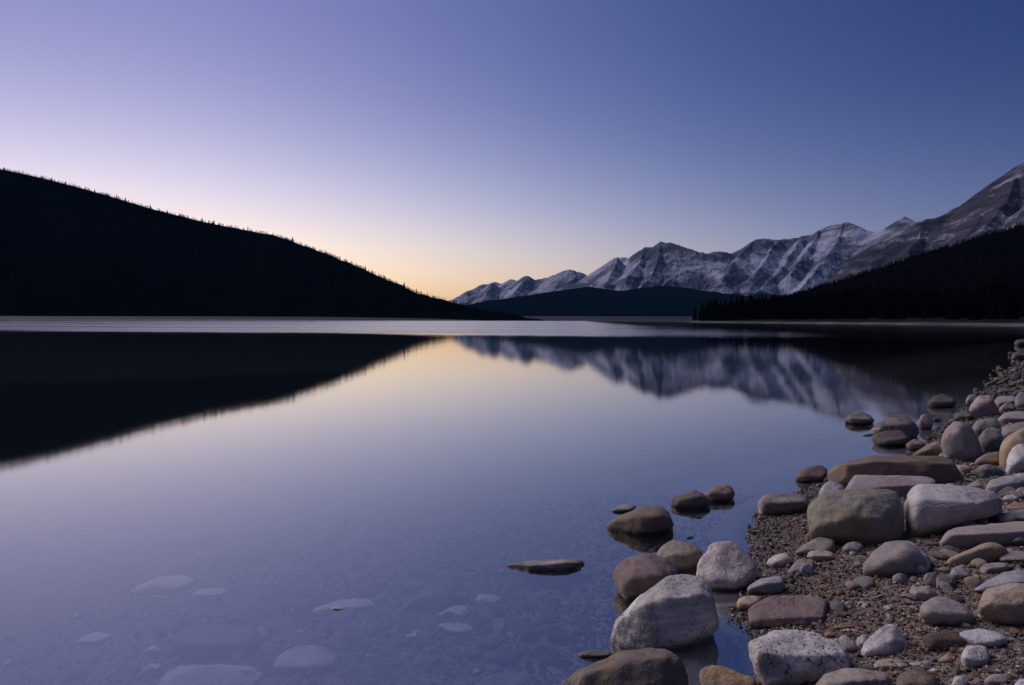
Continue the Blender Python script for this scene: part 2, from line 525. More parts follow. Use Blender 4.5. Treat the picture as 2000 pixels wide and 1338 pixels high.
def mountain_mat(name, treeline, tl_w, rock=(.055, .059, .078), snow_amt=.5, scale=1.0, rot=.5, rock2=(.085, .087, .105)):
    s = NT(name)
    g = s.n('ShaderNodeNewGeometry'); P = g.outputs['Position']
    sp = s.n('ShaderNodeSeparateXYZ'); s.link(P, sp.inputs[0])
    nr = s.n('ShaderNodeSeparateXYZ'); s.link(g.outputs['Normal'], nr.inputs[0])
    base = s.map(P, (.001 / scale,) * 3)
    n1 = s.noise(base, 2.4, 8, .58, .5)
    strata = s.noise(s.map(P, (.0012 / scale, .0012 / scale, .016 / scale), (.10, rot, 0)), 1.0, 5, .6, .6)
    n2 = s.noise(base, 18, 5, .65)
    n3 = s.noise(base, 60, 4, .7)
    rk = s.mix(s.mapr(strata, .35, .65), rock, rock2)
    # dusting of snow on ledges and in gullies
    k = s.math('ADD', s.math('MULTIPLY', nr.outputs[2], .55), s.math('MULTIPLY', s.math('SUBTRACT', n1, .5), 1.9))
    k = s.math('ADD', k, s.math('MULTIPLY', s.math('SUBTRACT', strata, .5), .35))
    k = s.math('ADD', k, s.math('MULTIPLY', s.math('SUBTRACT', n2, .5), .55))
    k = s.math('ADD', k, s.math('MULTIPLY', s.math('SUBTRACT', n3, .5), .3))
    k = s.math('ADD', k, snow_amt)
    col = s.mix(s.mapr(k, .66, 1.12), rk, (.33, .335, .40))
    hz = s.math('ADD', sp.outputs[2], s.math('MULTIPLY', s.math('SUBTRACT', n1, .5), tl_w * 2.5))
    hz = s.math('ADD', hz, s.math('MULTIPLY', s.math('SUBTRACT', n2, .5), tl_w * .9))
    col = s.mix(s.mapr(hz, treeline - tl_w * .4, treeline + tl_w * .4, 1, 0), col, (.006, .007, .008))
    return s.out(s.bsdf(col, .95, s.bump(s.math('ADD', n2, s.math('MULTIPLY', n3, .5)), .7, 25 * scale), .1))


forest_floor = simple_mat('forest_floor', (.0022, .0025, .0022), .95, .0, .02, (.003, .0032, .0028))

# far range, low and pale beside the saddle
D3 = 9500
C3 = [(840, 612), (892, 580), (905, 574), (919, 566), (937, 557), (950, 555), (964, 550), (979, 553.5), (997, 545), (1009, 548), (1030, 538),
      (1045, 547), (1069, 542), (1090, 533), (1112, 526), (1132, 531), (1150, 541), (1180, 548), (1240, 570), (1330, 600)]
terrain('mountain', 'farthest and lowest jagged snowy ridge beside the orange gap', 'mountain',
        mountain_mat('far_range', 130, 70, snow_amt=.42, scale=1.2, rot=.4),
        [(x, y, D3 + 250 * math.sin(x * .021)) for x, y in C3],
        [[(1030, 538, D3), (1010, 565, D3 - 500), (985, 590, D3 - 900)], [(1112, 526, D3), (1100, 550, D3 - 400), (1060, 585, D3 - 900)],
         [(964, 550, D3), (945, 575, D3 - 500)], [(1069, 542, D3), (1050, 568, D3 - 500)], [(1132, 531, D3), (1140, 565, D3 - 500)]],
        780, 1400, 560, D3 - 1700, D3 + 700, 130, .62, .75, 120, 40, 21, jag=1.2)

# central snowy range
D2 = 7000
C2 = [(1100, 585), (1150, 552), (1162, 538), (1174, 527), (1186, 517), (1201, 503), (1216, 502), (1234, 506), (1243, 493), (1261, 482), (1279, 481),
      (1291, 471), (1309, 473), (1336, 482), (1355, 488), (1378, 495), (1396, 491), (1414, 491), (1424, 495), (1450, 487), (1476, 467), (1500, 466), (1520, 468),
      (1545, 465), (1565, 461), (1588, 456), (1601, 449), (1620, 441), (1635, 437), (1650, 433.5), (1664, 436), (1680, 445), (1700, 451),
      (1712, 452), (1735, 446), (1750, 436), (1760, 426), (1767, 422), (1776, 427), (1790, 436), (1830, 455), (1900, 480)]
terrain('mountain', 'central snow-dusted range with the pointed peak and the long broad summit', 'mountain',
        mountain_mat('central_range', 235, 60, snow_amt=.40, scale=1.0, rot=.55),
        [(x, y, D2 + 200 * math.sin(x * .017) - (x - 1290) * 1.2) for x, y in C2],
        [[(1291, 471, D2), (1284, 500, D2 - 350), (1272, 535, D2 - 700), (1240, 565, D2 - 1100)],
         [(1378, 495, D2 - 100), (1345, 520, D2 - 400), (1305, 545, D2 - 800), (1290, 562, D2 - 1000)],
         [(1201, 503, D2), (1192, 535, D2 - 400), (1172, 565, D2 - 900)],
         [(1261, 482, D2), (1243, 515, D2 - 350), (1216, 552, D2 - 800)],
         [(1476, 467, D2 - 200), (1450, 490, D2 - 450), (1428, 510, D2 - 700), (1405, 550, D2 - 1100)],
         [(1565, 461, D2 - 300), (1545, 500, D2 - 650), (1500, 545, D2 - 1100), (1470, 570, D2 - 1400)],
         [(1650, 434, D2 - 400), (1640, 470, D2 - 700), (1600, 520, D2 - 1150), (1560, 562, D2 - 1600)],
         [(1650, 434, D2 - 400), (1675, 480, D2 - 750), (1668, 520, D2 - 1150), (1640, 555, D2 - 1500)],
         [(1414, 491, D2 - 150), (1400, 520, D2 - 500), (1375, 560, D2 - 900)],
         [(1520, 468, D2 - 250), (1500, 500, D2 - 600), (1460, 540, D2 - 1000)],
         [(1601, 449, D2 - 300), (1580, 490, D2 - 700), (1540, 535, D2 - 1100)]],
        1020, 1960, 800, D2 - 2800, D2 + 500, 230, .66, .80, 150, 46, 33, jag=1.1)

# steep mountain at the right edge
D1 = 3600
C1 = [(1560, 610), (1620, 566), (1650, 546), (1680, 520), (1705, 490), (1730, 466), (1755, 447), (1780, 436), (1800, 430), (1830, 423), (1860, 415), (1880, 409),
      (1898, 403), (1910, 392), (1922, 378), (1940, 362), (1952, 350), (1968, 336), (1985, 324), (2000, 317), (2060, 285), (2150, 250), (2300, 235),
      (2500, 290), (2800, 330)]
terrain('mountain', 'dark steep rocky mountain at the right edge with thin snow streaks', 'mountain',
        mountain_mat('right_mountain', 175, 45, snow_amt=.17, scale=.6, rot=-.75, rock=(.024, .024, .029), rock2=(.050, .048, .054)),
        [(x, y, D1 + 120 * math.sin(x * .02) - (x - 1700) * .9) for x, y in C1],
        [[(1800, 430, D1 - 90), (1790, 470, D1 - 400), (1740, 520, D1 - 700), (1690, 560, D1 - 950)],
         [(1898, 403, D1 - 180), (1880, 450, D1 - 500), (1820, 500, D1 - 850)],
         [(2000, 317, D1 - 270), (1975, 370, D1 - 550), (1935, 420, D1 - 850), (1880, 480, D1 - 1150)],
         [(1940, 362, D1 - 220), (1920, 410, D1 - 500), (1880, 450, D1 - 800)],
         [(2080, 280, D1 - 300), (2040, 360, D1 - 700), (1990, 430, D1 - 1100)]],
        1520, 2700, 560, D1 - 2200, D1 + 500, 190, .75, .80, 80, 48, 47)

# forested foothills far across the lake
D4 = 4600
C4 = [(700, 640), (860, 602), (930, 594), (990, 592), (1030, 590), (1080, 581), (1110, 570), (1135, 561), (1150, 559), (1170, 566), (1200, 571), (1230, 567), (1260, 561),
      (1290, 557), (1320, 559), (1345, 566), (1375, 577), (1420, 580), (1500, 585), (1640, 590), (1800, 600)]
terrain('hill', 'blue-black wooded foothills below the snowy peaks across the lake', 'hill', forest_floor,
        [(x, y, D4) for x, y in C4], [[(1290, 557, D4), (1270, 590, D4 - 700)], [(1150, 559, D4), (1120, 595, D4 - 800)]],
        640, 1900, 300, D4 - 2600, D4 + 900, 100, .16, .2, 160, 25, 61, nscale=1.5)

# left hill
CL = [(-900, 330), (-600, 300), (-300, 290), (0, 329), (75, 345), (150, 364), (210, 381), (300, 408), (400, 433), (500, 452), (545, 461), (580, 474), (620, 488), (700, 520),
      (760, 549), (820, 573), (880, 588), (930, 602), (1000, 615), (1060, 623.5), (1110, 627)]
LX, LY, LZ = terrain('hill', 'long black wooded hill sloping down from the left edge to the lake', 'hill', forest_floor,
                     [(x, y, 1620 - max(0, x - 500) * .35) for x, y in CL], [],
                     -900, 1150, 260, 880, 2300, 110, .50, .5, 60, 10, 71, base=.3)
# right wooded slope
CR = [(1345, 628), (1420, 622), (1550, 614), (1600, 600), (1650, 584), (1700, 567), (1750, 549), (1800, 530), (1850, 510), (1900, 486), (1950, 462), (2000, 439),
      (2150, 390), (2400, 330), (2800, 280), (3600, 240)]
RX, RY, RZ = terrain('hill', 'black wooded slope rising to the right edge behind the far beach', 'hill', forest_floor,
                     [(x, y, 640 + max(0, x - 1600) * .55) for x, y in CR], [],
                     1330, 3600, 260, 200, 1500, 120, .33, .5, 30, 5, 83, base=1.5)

# ------------------------------------------------------------------ conifers
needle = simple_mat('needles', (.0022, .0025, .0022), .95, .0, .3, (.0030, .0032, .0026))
bark = simple_mat('bark', (.05, .038, .028), .95)


def crown_geo(seed, tiers=6, sides=7):
    rg = np.random.default_rng(seed)
    V, Fc = [], []
    for k in range(tiers):
        z0 = .10 + .82 * k / tiers; z1 = min(1.0, z0 + .30 * (1 - .55 * k / tiers))
        r = .155 * (1 - k / tiers) ** .8 + .012
        b = len(V)
        V.append((rg.normal(0, .004), rg.normal(0, .004), z1 if k < tiers - 1 else 1.0))
        n = sides * 2
        for q in range(n):
            a = 2 * math.pi * q / n + k * .7
            rr = r * (rg.uniform(.85, 1.25) if q % 2 else rg.uniform(.45, .62))
            V.append((rr * math.cos(a), rr * math.sin(a), z0 + rg.uniform(-.03, .03) + (0 if q % 2 else .03)))
        for q in range(n): Fc.append((b, b + 1 + q, b + 1 + (q + 1) % n))
    return np.array(V), np.array(Fc)


def trunk_geo(sides=6):
    V, Fc = [], []
    for z, r in ((-.04, .022), (.3, .015), (.9, .003)):
        for q in range(sides):
            a = 2 * math.pi * q / sides; V.append((r * math.cos(a), r * math.sin(a), z))
    for k in range(2):
        for q in range(sides):
            a, b = k * sides + q, k * sides + (q + 1) % sides
            Fc.append((a, b, b + sides, a + sides))
    return np.array(V), np.array(Fc)


def forest(name, label, xs, ys, zs, hs, tiers, sides, seed):
    bases = [crown_geo(seed + k, tiers, sides) for k in range(4)]
    rg = np.random.default_rng(seed)
    which = rg.integers(0, 4, len(xs)); ang = rg.uniform(0, 6.28, len(xs)); wid = rg.uniform(.85, 1.35, len(xs))
    VV, FF, off = [], [], 0
    for k in range(4):
        i = np.nonzero(which == k)[0]
        v, f = bases[k]
        c, s_ = np.cos(ang[i])[:, None], np.sin(ang[i])[:, None]
        w = (hs[i] * wid[i])[:, None]
        x = (v[:, 0] * c - v[:, 1] * s_) * w + xs[i][:, None]
        y = (v[:, 0] * s_ + v[:, 1] * c) * w + ys[i][:, None]
        z = v[:, 2] * hs[i][:, None] + zs[i][:, None]
        VV.append(np.stack([x, y, z], -1).reshape(-1, 3))
        FF.append((f[None] + (np.arange(len(i)) * len(v))[:, None, None]).reshape(-1, 3) + off)
        off += len(i) * len(v)
    o = add(name, mesh_np(name, np.concatenate(VV), np.concatenate(FF), False), needle)
    tag(o, label, 'forest', kind='stuff')


def sample_field(GX, GY, GZ, n, seed, zmin):
    rg = np.random.default_rng(seed)
    nx, ny = GX.shape
    u = rg.uniform(0, nx - 1.001, n * 4); w = rg.uniform(0, ny - 1.001, n * 4)
    i, j = u.astype(int), w.astype(int); a, b = u - i, w - j

    def bl(G): return (G[i, j] * (1 - a) * (1 - b) + G[i + 1, j] * a * (1 - b) + G[i, j + 1] * (1 - a) * b + G[i + 1, j + 1] * a * b)
    x, y, z = bl(GX), bl(GY), bl(GZ)
    ok = (z > zmin) & (GZ[i, j] > zmin) & (GZ[i + 1, j + 1] > zmin)
    return x[ok][:n], y[ok][:n], z[ok][:n]


rg = np.random.default_rng(5)
x, y, z = sample_field(LX, LY, LZ, 15000, 1, 1.2)
x2, y2, z2 = sample_field(LX, LY, LZ, 60000, 9, 1.2)
ok = np.abs(y2 - 1618 + np.maximum(0, 500 + FPX * x2 / y2) * .35) < 34
x, y, z = np.concatenate([x, x2[ok]]), np.concatenate([y, y2[ok]]), np.concatenate([z, z2[ok]])
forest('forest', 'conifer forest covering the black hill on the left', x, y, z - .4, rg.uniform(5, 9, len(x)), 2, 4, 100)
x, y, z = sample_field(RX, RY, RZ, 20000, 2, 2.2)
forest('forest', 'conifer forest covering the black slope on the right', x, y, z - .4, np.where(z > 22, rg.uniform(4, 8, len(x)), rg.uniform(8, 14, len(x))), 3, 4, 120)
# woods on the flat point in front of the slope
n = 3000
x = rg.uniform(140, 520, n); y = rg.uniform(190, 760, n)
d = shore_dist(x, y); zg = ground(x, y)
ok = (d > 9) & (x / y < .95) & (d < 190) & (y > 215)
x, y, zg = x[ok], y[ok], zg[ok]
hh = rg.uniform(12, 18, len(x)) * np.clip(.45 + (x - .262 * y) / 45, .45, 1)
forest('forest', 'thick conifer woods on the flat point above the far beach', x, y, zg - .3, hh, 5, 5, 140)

crown_me = [mesh_np('crown', *crown_geo(200 + k, 8, 7), smooth=False) for k in range(4)]
for m_ in crown_me: m_.materials.append(needle)
trunk_me = mesh_np('trunk', *trunk_geo(), smooth=True); trunk_me.materials.append(bark)


def conifer(x, y, z, h, k, label, group, w=1.0, rz=0.0):
    t = add('conifer', None, None, None, (x, y, z))
    add('trunk', trunk_me, None, t)
    t.scale = (h * w, h * w, h); t.rotation_euler[2] = rz
    tag(t, label, 'tree', group)
    c = add('crown', crown_me[k], None, t)
    return t


# taller trees standing out along the two skylines
pxs = np.sort(np.concatenate([rg.uniform(1352, 1560, 34), rg.uniform(1560, 1660, 8)]))
for px in pxs:
    top = np.interp(px, [1345, 1353, 1370, 1390, 1420, 1470, 1550, 1600, 1660], [618, 602, 592, 583, 578, 576, 573, 568, 561]) - rg.uniform(-2, 4)
    Y = rg.uniform(575, 600) if px < 1560 else rg.uniform(600, 640)
    p = pt(px, top, Y); g_ = ground1(p[0], Y)
    conifer(p[0], Y, g_ - .2, p[2] - g_ + .2, int(rg.integers(4)), 'narrow dark conifer on the skyline of the far wooded point',
            'conifers on the skyline of the far point', rg.uniform(.8, 1.2), rg.uniform(0, 6))
cy = 1620
for px in np.sort(rg.uniform(2, 840, 110)):
    yb = np.interp(px, [c[0] for c in CL], [c[1] for c in CL])
    Y = 1615 - max(0, px - 500) * .35
    p = pt(px, yb + 2, Y)
    h = rg.choice([6, 8, 10, 13], p=[.35, .35, .22, .08]) * rg.uniform(.9, 1.1)
    conifer(p[0], Y, p[2] - 1, h, int(rg.integers(4)), "tiny conifer spiking above the left hill's skyline", "conifers on the left hill's skyline", rg.uniform(.8, 1.2), rg.uniform(0, 6))

# ------------------------------------------------------------------ stones


def icosphere(sub):
    bm = bmesh.new(); bmesh.ops.create_icosphere(bm, subdivisions=sub, radius=1)
    v = np.array([p.co[:] for p in bm.verts]); f = np.array([[q.index for q in p.verts] for p in bm.faces]); bm.free()
    v /= np.linalg.norm(v, axis=1)[:, None]
    e = np.unique(np.sort(np.concatenate([f[:, [0, 1]], f[:, [1, 2]], f[:, [2, 0]]]), 1), axis=0)
    return v, f, e


ICO = {k: icosphere(k) for k in (2, 3, 4, 5, 6)}


def smooth_pts(P, e, it):
    n = len(P)
    deg = np.bincount(e.ravel(), minlength=n)[:, None]
    for _ in range(it):
        S = np.zeros_like(P)
        for c in range(3):
            S[:, c] = np.bincount(e[:, 0], P[e[:, 1], c], n) + np.bincount(e[:, 1], P[e[:, 0], c], n)
        P = .5 * P + .5 * S / deg
    return P


def hull_planes(P):
    bm = bmesh.new()
    for p in P: bm.verts.new(p)
    r = bmesh.ops.convex_hull(bm, input=bm.verts)
    N, D = [], []
    for f in bm.faces:
        f.normal_update()
        N.append(f.normal[:]); D.append(f.normal.dot(f.verts[0].co))
    bm.free()
    N, D = np.array(N), np.array(D)
    ok = np.linalg.norm(N, axis=1) > .5
    N, D = N[ok], D[ok]
    s = np.sign(D); s[s == 0] = 1
    return N * s[:, None], np.abs(D)


def hull_rock(P, sub, it, seed, rough=1.0, chip=1.0, bed=0.0):
    """closed stone whose flat faces and edges follow the convex hull of P (world points), worn by smoothing and noise"""
    P = np.asarray(P, float)
    lo, hi = P.min(0), P.max(0)
    c = P.mean(0) * .5 + (lo + hi) * .25
    Q = P - c
    ext = (hi - lo) / 2
    size = float(np.max(ext) * 2)
    N, D = hull_planes(Q)
    if it <= 5:
        rc = np.random.default_rng(seed + 5000)
        for _ in range(20 if it <= 3 else 11):
            n_ = rc.normal(size=3); n_[2] = abs(n_[2]) * .8; n_ /= np.linalg.norm(n_)
            N = np.concatenate([N, n_[None]]); D = np.append(D, (Q @ n_).max() * rc.uniform(.87, .985))
    v, f, e = ICO[sub]
    d = v * ext; d /= np.linalg.norm(d, axis=1)[:, None]
    dn = d @ N.T
    with np.errstate(divide='ignore'):
        r = np.where(dn > 1e-6, np.maximum(D, 1e-4)[None] / np.maximum(dn, 1e-6), 1e9).min(1)
    V = d * r[:, None]
    V = smooth_pts(V, e, it - 1 if it <= 4 else it) * 1.025
    q = V / size
    nrm = V / np.linalg.norm(V, axis=1)[:, None]
    o = seed * 7.31
    a = .042 * fbm(q * 2.2 + o, 2, seed) + .024 * fbm(q * 6 + o, 3, seed + 5, .55) * rough
    a += .02 * rough * np.minimum(fbm(q * 9 + o, 2, seed + 9, .5, True) - .35, 0) * chip
    a += .006 * rough * fbm(q * 24 + o, 2, seed + 13)
    if bed:
        rb = np.random.default_rng(seed + 900)
        ax = np.array([rb.normal(0, .25), rb.normal(0, .25), 1.0]); ax /= np.linalg.norm(ax)
        tt = (q @ ax) * 13 + 1.1 * fbm(q * 2.5 + o, 2, seed + 21)
        a += bed * .030 * ((tt % 1.0) ** 2 - .4) * (.4 + .6 * sstep(-.1, .25, fbm(q * 3 + o, 2, seed + 23)))
    V = V + nrm * (a * size * min(1, ext.min() / ext.max() * 1.6))[:, None]
    return V, f, c, size


ROCKS = 0
ROCK_AT = []


def rock(label, pts, mat, dep=.8, ridge=(), it=5, name='rock', cat='rock', group=None, rough=1.0, by=None, water=True, bx=None, flat=False, sink=.35):
    """pts: silhouette in photo points (x, y[, depth 0 front .. 1 back]); ridge: front edges inside it"""
    global ROCKS
    ROCKS += 1
    xs = np.array([p[0] for p in pts], float); ys = np.array([p[1] for p in pts], float)
    y0, y1 = ys.min(), ys.max()
    k = int(np.argmax(ys))
    Y = hit(bx if bx is not None else xs[k], by if by is not None else y1, water)
    w = (xs.max() - xs.min()) / FPX * Y
    depth = dep * w
    cx, cy = xs.mean(), ys.mean()
    W = []
    for p in pts:
        d = p[2] if len(p) > 2 else .12 + .63 * (y1 - p[1]) / max(y1 - y0, 1)
        W.append(ray(p[0], p[1]) * (Y + d * depth))
    for p in ridge:
        d = p[2] if len(p) > 2 else .05
        W.append(ray(p[0], p[1]) * (Y + d * depth))
    if not ridge:
        for p in pts:
            if p[1] > y0 + .45 * (y1 - y0):
                W.append(ray(cx + .7 * (p[0] - cx), cy + .62 * (p[1] - cy)) * (Y + .0 * depth))
    for p in pts:
        W.append(ray(cx + .72 * (p[0] - cx), cy + .6 * (p[1] - cy)) * (Y + 1.0 * depth))
    W = np.array(W) + CAM
    hgt = (y1 - y0) / FPX * Y
    low = W[W[:, 2] < W[:, 2].min() + .45 * (W[:, 2].max() - W[:, 2].min())].copy()
    low[:, 2] -= sink * hgt
    cc = W.mean(0)
    low[:, :2] = cc[:2] + .86 * (low[:, :2] - cc[:2])
    low[:, 1] += .12 * depth
    W = np.concatenate([W, low])
    wpx = xs.max() - xs.min()
    sub = 6 if wpx > 150 else 5 if wpx > 55 else 4
    if sub == 5: it = max(1, it - 1)
    if sub == 4: it = max(1, it // 2)
    V, f, c, size = hull_rock(W, sub, it, ROCKS, rough, bed=mat[3] if isinstance(mat, tuple) else 0)
    base = np.array([c[0], c[1], c[2] + V[:, 2].min()])
    me = mesh_np(name, V + c - base, f)
    o = add(name, me, None, None, base)
    me.materials.append(stone_mat(*mat, size=size) if isinstance(mat, tuple) else mat)
    tag(o, label, cat, group)
    ROCK_AT.append((base, label))
    return o


G_BANK = 'boulders and stones along the near bank'
G_WATER = 'stones standing in the water off the bank'
G_FAR = 'stones piled along the farther bank'
G_BED = 'stones lying under the shallow water'

# --- large stones of the near bank
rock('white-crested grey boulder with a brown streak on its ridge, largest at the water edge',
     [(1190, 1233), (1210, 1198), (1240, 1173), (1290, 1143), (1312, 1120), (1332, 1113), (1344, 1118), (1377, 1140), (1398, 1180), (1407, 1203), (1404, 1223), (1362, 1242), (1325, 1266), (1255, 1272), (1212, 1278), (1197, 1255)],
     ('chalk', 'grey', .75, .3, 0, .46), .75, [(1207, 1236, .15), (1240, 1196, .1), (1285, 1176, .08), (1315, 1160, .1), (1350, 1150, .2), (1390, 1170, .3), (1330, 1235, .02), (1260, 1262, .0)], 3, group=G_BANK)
rock('rounded brown boulder half in the water behind the white-crested one',
     [(1194, 1116), (1208, 1098), (1222, 1088), (1242, 1080), (1272, 1081), (1300, 1090), (1328, 1106), (1330, 1140), (1310, 1165), (1262, 1172), (1230, 1178), (1207, 1152), (1198, 1133)],
     ('brown', 'mauve', .2, .2), .8, [(1215, 1150, .1), (1235, 1130, .0), (1290, 1125, .0)], 6, group=G_BANK)
rock('olive and tan lumpy stone behind the rounded brown boulder',
     [(1279, 1078), (1295, 1064), (1312, 1054), (1332, 1054), (1342, 1063), (1352, 1061), (1367, 1069), (1372, 1081), (1362, 1098), (1350, 1116), (1325, 1118), (1290, 1100)],
     ('olive', 'tan', .2, .1), .8, [(1345, 1085, .0), (1315, 1085, .0)], 5, group=G_BANK)
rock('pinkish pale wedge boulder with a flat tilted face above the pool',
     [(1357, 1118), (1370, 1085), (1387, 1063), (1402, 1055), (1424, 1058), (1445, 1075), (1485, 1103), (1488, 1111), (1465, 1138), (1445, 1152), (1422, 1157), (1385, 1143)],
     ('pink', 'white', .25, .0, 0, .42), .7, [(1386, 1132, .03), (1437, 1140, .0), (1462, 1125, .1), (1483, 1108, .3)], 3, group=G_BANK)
rock('smooth blue-grey oblong stone beside the small orange stone',
     [(1456, 1153), (1460, 1144), (1480, 1134), (1500, 1125), (1522, 1123), (1531, 1132), (1533, 1146), (1522, 1159), (1495, 1164), (1460, 1162)],
     ('blue', 'grey', .0, .2), .5, [(1462, 1150, .1), (1495, 1140, .05), (1528, 1138, .2)], 3, group=G_BANK)
rock('small orange and white stone between the blue-grey oblong and the pool',
     [(1437, 1181), (1442, 1170), (1462, 1162), (1482, 1163), (1489, 1170), (1474, 1183), (1465, 1194), (1442, 1194)],
     ('ochre', 'white', .0, .0), .7, [], 4, group=G_BANK)
rock('flat purple-brown slab with straight broken edges',
     [(1464, 1205), (1466, 1186), (1490, 1171), (1508, 1164), (1530, 1166), (1550, 1166), (1577, 1162), (1627, 1178), (1612, 1222), (1603, 1231), (1540, 1236), (1466, 1238)],
     ('mauve', 'brown', .1, .35), .8, [(1468, 1215, .02), (1530, 1214, .0), (1602, 1210, .05), (1622, 1182, .4)], 2, group=G_BANK)
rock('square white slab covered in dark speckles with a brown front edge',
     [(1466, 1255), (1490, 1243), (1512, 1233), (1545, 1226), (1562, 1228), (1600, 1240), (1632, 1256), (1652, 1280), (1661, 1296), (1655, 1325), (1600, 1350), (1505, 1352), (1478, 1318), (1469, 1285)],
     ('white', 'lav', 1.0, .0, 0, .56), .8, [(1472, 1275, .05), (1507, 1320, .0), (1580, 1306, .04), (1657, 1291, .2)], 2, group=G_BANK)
rock('broad dark grey boulder cut by the bottom of the frame with a brown rim',
     [(1085, 1350), (1125, 1310), (1162, 1294), (1210, 1278), (1262, 1268), (1300, 1270), (1326, 1276), (1342, 1292), (1352, 1320), (1356, 1360), (1340, 1420), (1200, 1440), (1100, 1420)],
     ('dkgrey', 'umber', .2, .3), .6, [(1150, 1318, .2), (1220, 1296, .22), (1290, 1290, .3), (1200, 1380, .0), (1310, 1370, .0)], 5, group=G_BANK)
rock('low orange-brown ledge awash in the pool at the bottom of the frame',
     [(1362, 1306), (1382, 1298), (1405, 1296), (1440, 1306), (1472, 1322), (1490, 1348), (1470, 1372), (1380, 1372)],
     ('umber', 'ochre', .0, .4), .6, [], 4, group=G_BANK)
rock('tan and blue-grey boulder cut by the bottom of the frame below the speckled slab',
     [(1588, 1345), (1612, 1318), (1640, 1308), (1675, 1304), (1707, 1307), (1731, 1313), (1739, 1328), (1739, 1360), (1700, 1385), (1610, 1380)],
     ('grey', 'tan', .3, .1), .7, [(1615, 1335, .1), (1680, 1328, .1), (1730, 1330, .2)], 4, group=G_BANK)
rock('white triangular rough stone standing on the gravel',
     [(1680, 1273), (1685, 1255), (1700, 1243), (1712, 1232), (1726, 1220), (1740, 1219), (1752, 1224), (1760, 1245), (1782, 1265), (1782, 1277), (1750, 1285), (1712, 1286), (1684, 1284)],
     ('chalk', 'lav', .45, .0), .7, [(1745, 1245, .2), (1735, 1275, .0), (1700, 1270, .0)], 3, group=G_BANK)
rock('small white-topped mauve stone left of the white triangular stone',
     [(1637, 1246), (1650, 1238), (1665, 1249), (1676, 1268), (1664, 1277), (1647, 1272)], ('lav', 'white', .2, .0), .8, [], 4, group=G_BANK)
rock('little white stone wedged against the side of the white triangular stone',
     [(1672, 1249), (1685, 1239), (1693, 1243), (1688, 1258), (1676, 1264)], ('chalk', 'white', .1, .0), .8, [], 4, group=G_BANK)
rock('smooth egg-shaped grey-pink cobble, biggest of the rounded ones on the gravel',
     [(1796, 1194), (1800, 1182), (1808, 1174), (1832, 1166), (1860, 1170), (1890, 1188), (1905, 1203), (1903, 1216), (1872, 1225), (1827, 1221), (1800, 1207)],
     ('grey', 'lav', .1, .0), .7, [], 9, group=G_BANK)
rock('pale angular stone touching the back of the egg-shaped cobble',
     [(1776, 1154), (1782, 1147), (1815, 1144), (1832, 1160), (1822, 1174), (1800, 1176), (1785, 1168)], ('lav', 'tan', .1, .1), .7, [(1792, 1158, .1), (1815, 1160, .1)], 2, group=G_BANK)
rock('pinkish tan chip standing on edge right of the dome boulder',
     [(1803, 1130), (1809, 1119), (1827, 1117), (1834, 1128), (1828, 1148), (1810, 1142)], ('pink', 'tan', .0, .0), .5, [], 2, group=G_BANK)
rock('small slate-grey stone behind the pinkish tan chip',
     [(1827, 1127), (1838, 1119), (1858, 1124), (1866, 1140), (1850, 1150), (1830, 1146)], ('dkgrey', 'grey', .1, .0), .7, [], 4, group=G_BANK)
rock('dome-shaped brown-grey boulder with white lichen blotches on its right flank',
     [(1679, 1116), (1695, 1093), (1715, 1068), (1740, 1056), (1765, 1054), (1786, 1059), (1800, 1079), (1822, 1095), (1827, 1110), (1812, 1124), (1775, 1128), (1725, 1126)],
     ('grey', 'brown', .2, .0, 1.0), .7, [(1755, 1085, .05), (1775, 1075, .1), (1770, 1110, .0), (1700, 1110, .05)], 4, group=G_BANK)
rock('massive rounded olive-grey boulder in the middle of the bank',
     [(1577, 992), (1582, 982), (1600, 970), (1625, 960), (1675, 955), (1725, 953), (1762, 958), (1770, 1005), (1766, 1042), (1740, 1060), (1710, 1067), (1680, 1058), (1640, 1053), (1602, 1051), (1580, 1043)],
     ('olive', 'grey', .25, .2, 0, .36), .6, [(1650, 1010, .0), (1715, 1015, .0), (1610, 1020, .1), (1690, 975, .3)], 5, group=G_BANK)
rock('lavender-topped saddle-backed rock rising behind the massive olive boulder',
     [(1640, 962), (1650, 950), (1662, 934), (1675, 926), (1725, 931), (1752, 933), (1795, 929), (1822, 930), (1833, 941), (1800, 960), (1765, 976), (1725, 982), (1655, 978)],
     ('lav', 'mauve', .05, .15), .7, [(1665, 950, .2), (1740, 950, .2), (1820, 945, .3)], 4, group=G_BANK)
rock('small blue-grey rock peeping over the left shoulder of the massive olive boulder',
     [(1596, 968), (1604, 952), (1612, 943), (1626, 938), (1647, 948), (1655, 962), (1640, 982), (1602, 984)], ('blue', 'lav', .0, .0), .8, [], 4, group=G_BANK)
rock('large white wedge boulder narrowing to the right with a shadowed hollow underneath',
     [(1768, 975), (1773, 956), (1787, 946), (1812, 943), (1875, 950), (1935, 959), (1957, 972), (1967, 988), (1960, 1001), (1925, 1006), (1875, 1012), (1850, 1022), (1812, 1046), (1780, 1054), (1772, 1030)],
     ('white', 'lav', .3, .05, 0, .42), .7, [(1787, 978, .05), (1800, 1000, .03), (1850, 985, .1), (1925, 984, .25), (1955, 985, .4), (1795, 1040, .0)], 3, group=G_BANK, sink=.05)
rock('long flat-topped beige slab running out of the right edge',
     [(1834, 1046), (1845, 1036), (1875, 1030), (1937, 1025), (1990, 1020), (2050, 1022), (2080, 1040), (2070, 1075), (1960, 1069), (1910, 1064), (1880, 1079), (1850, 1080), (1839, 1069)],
     ('tan', 'lav', .05, .15, 0, .40), .45, [(1838, 1047, .05), (1880, 1042, .05), (1925, 1038, .08), (1990, 1034, .15)], 2, group=G_BANK)
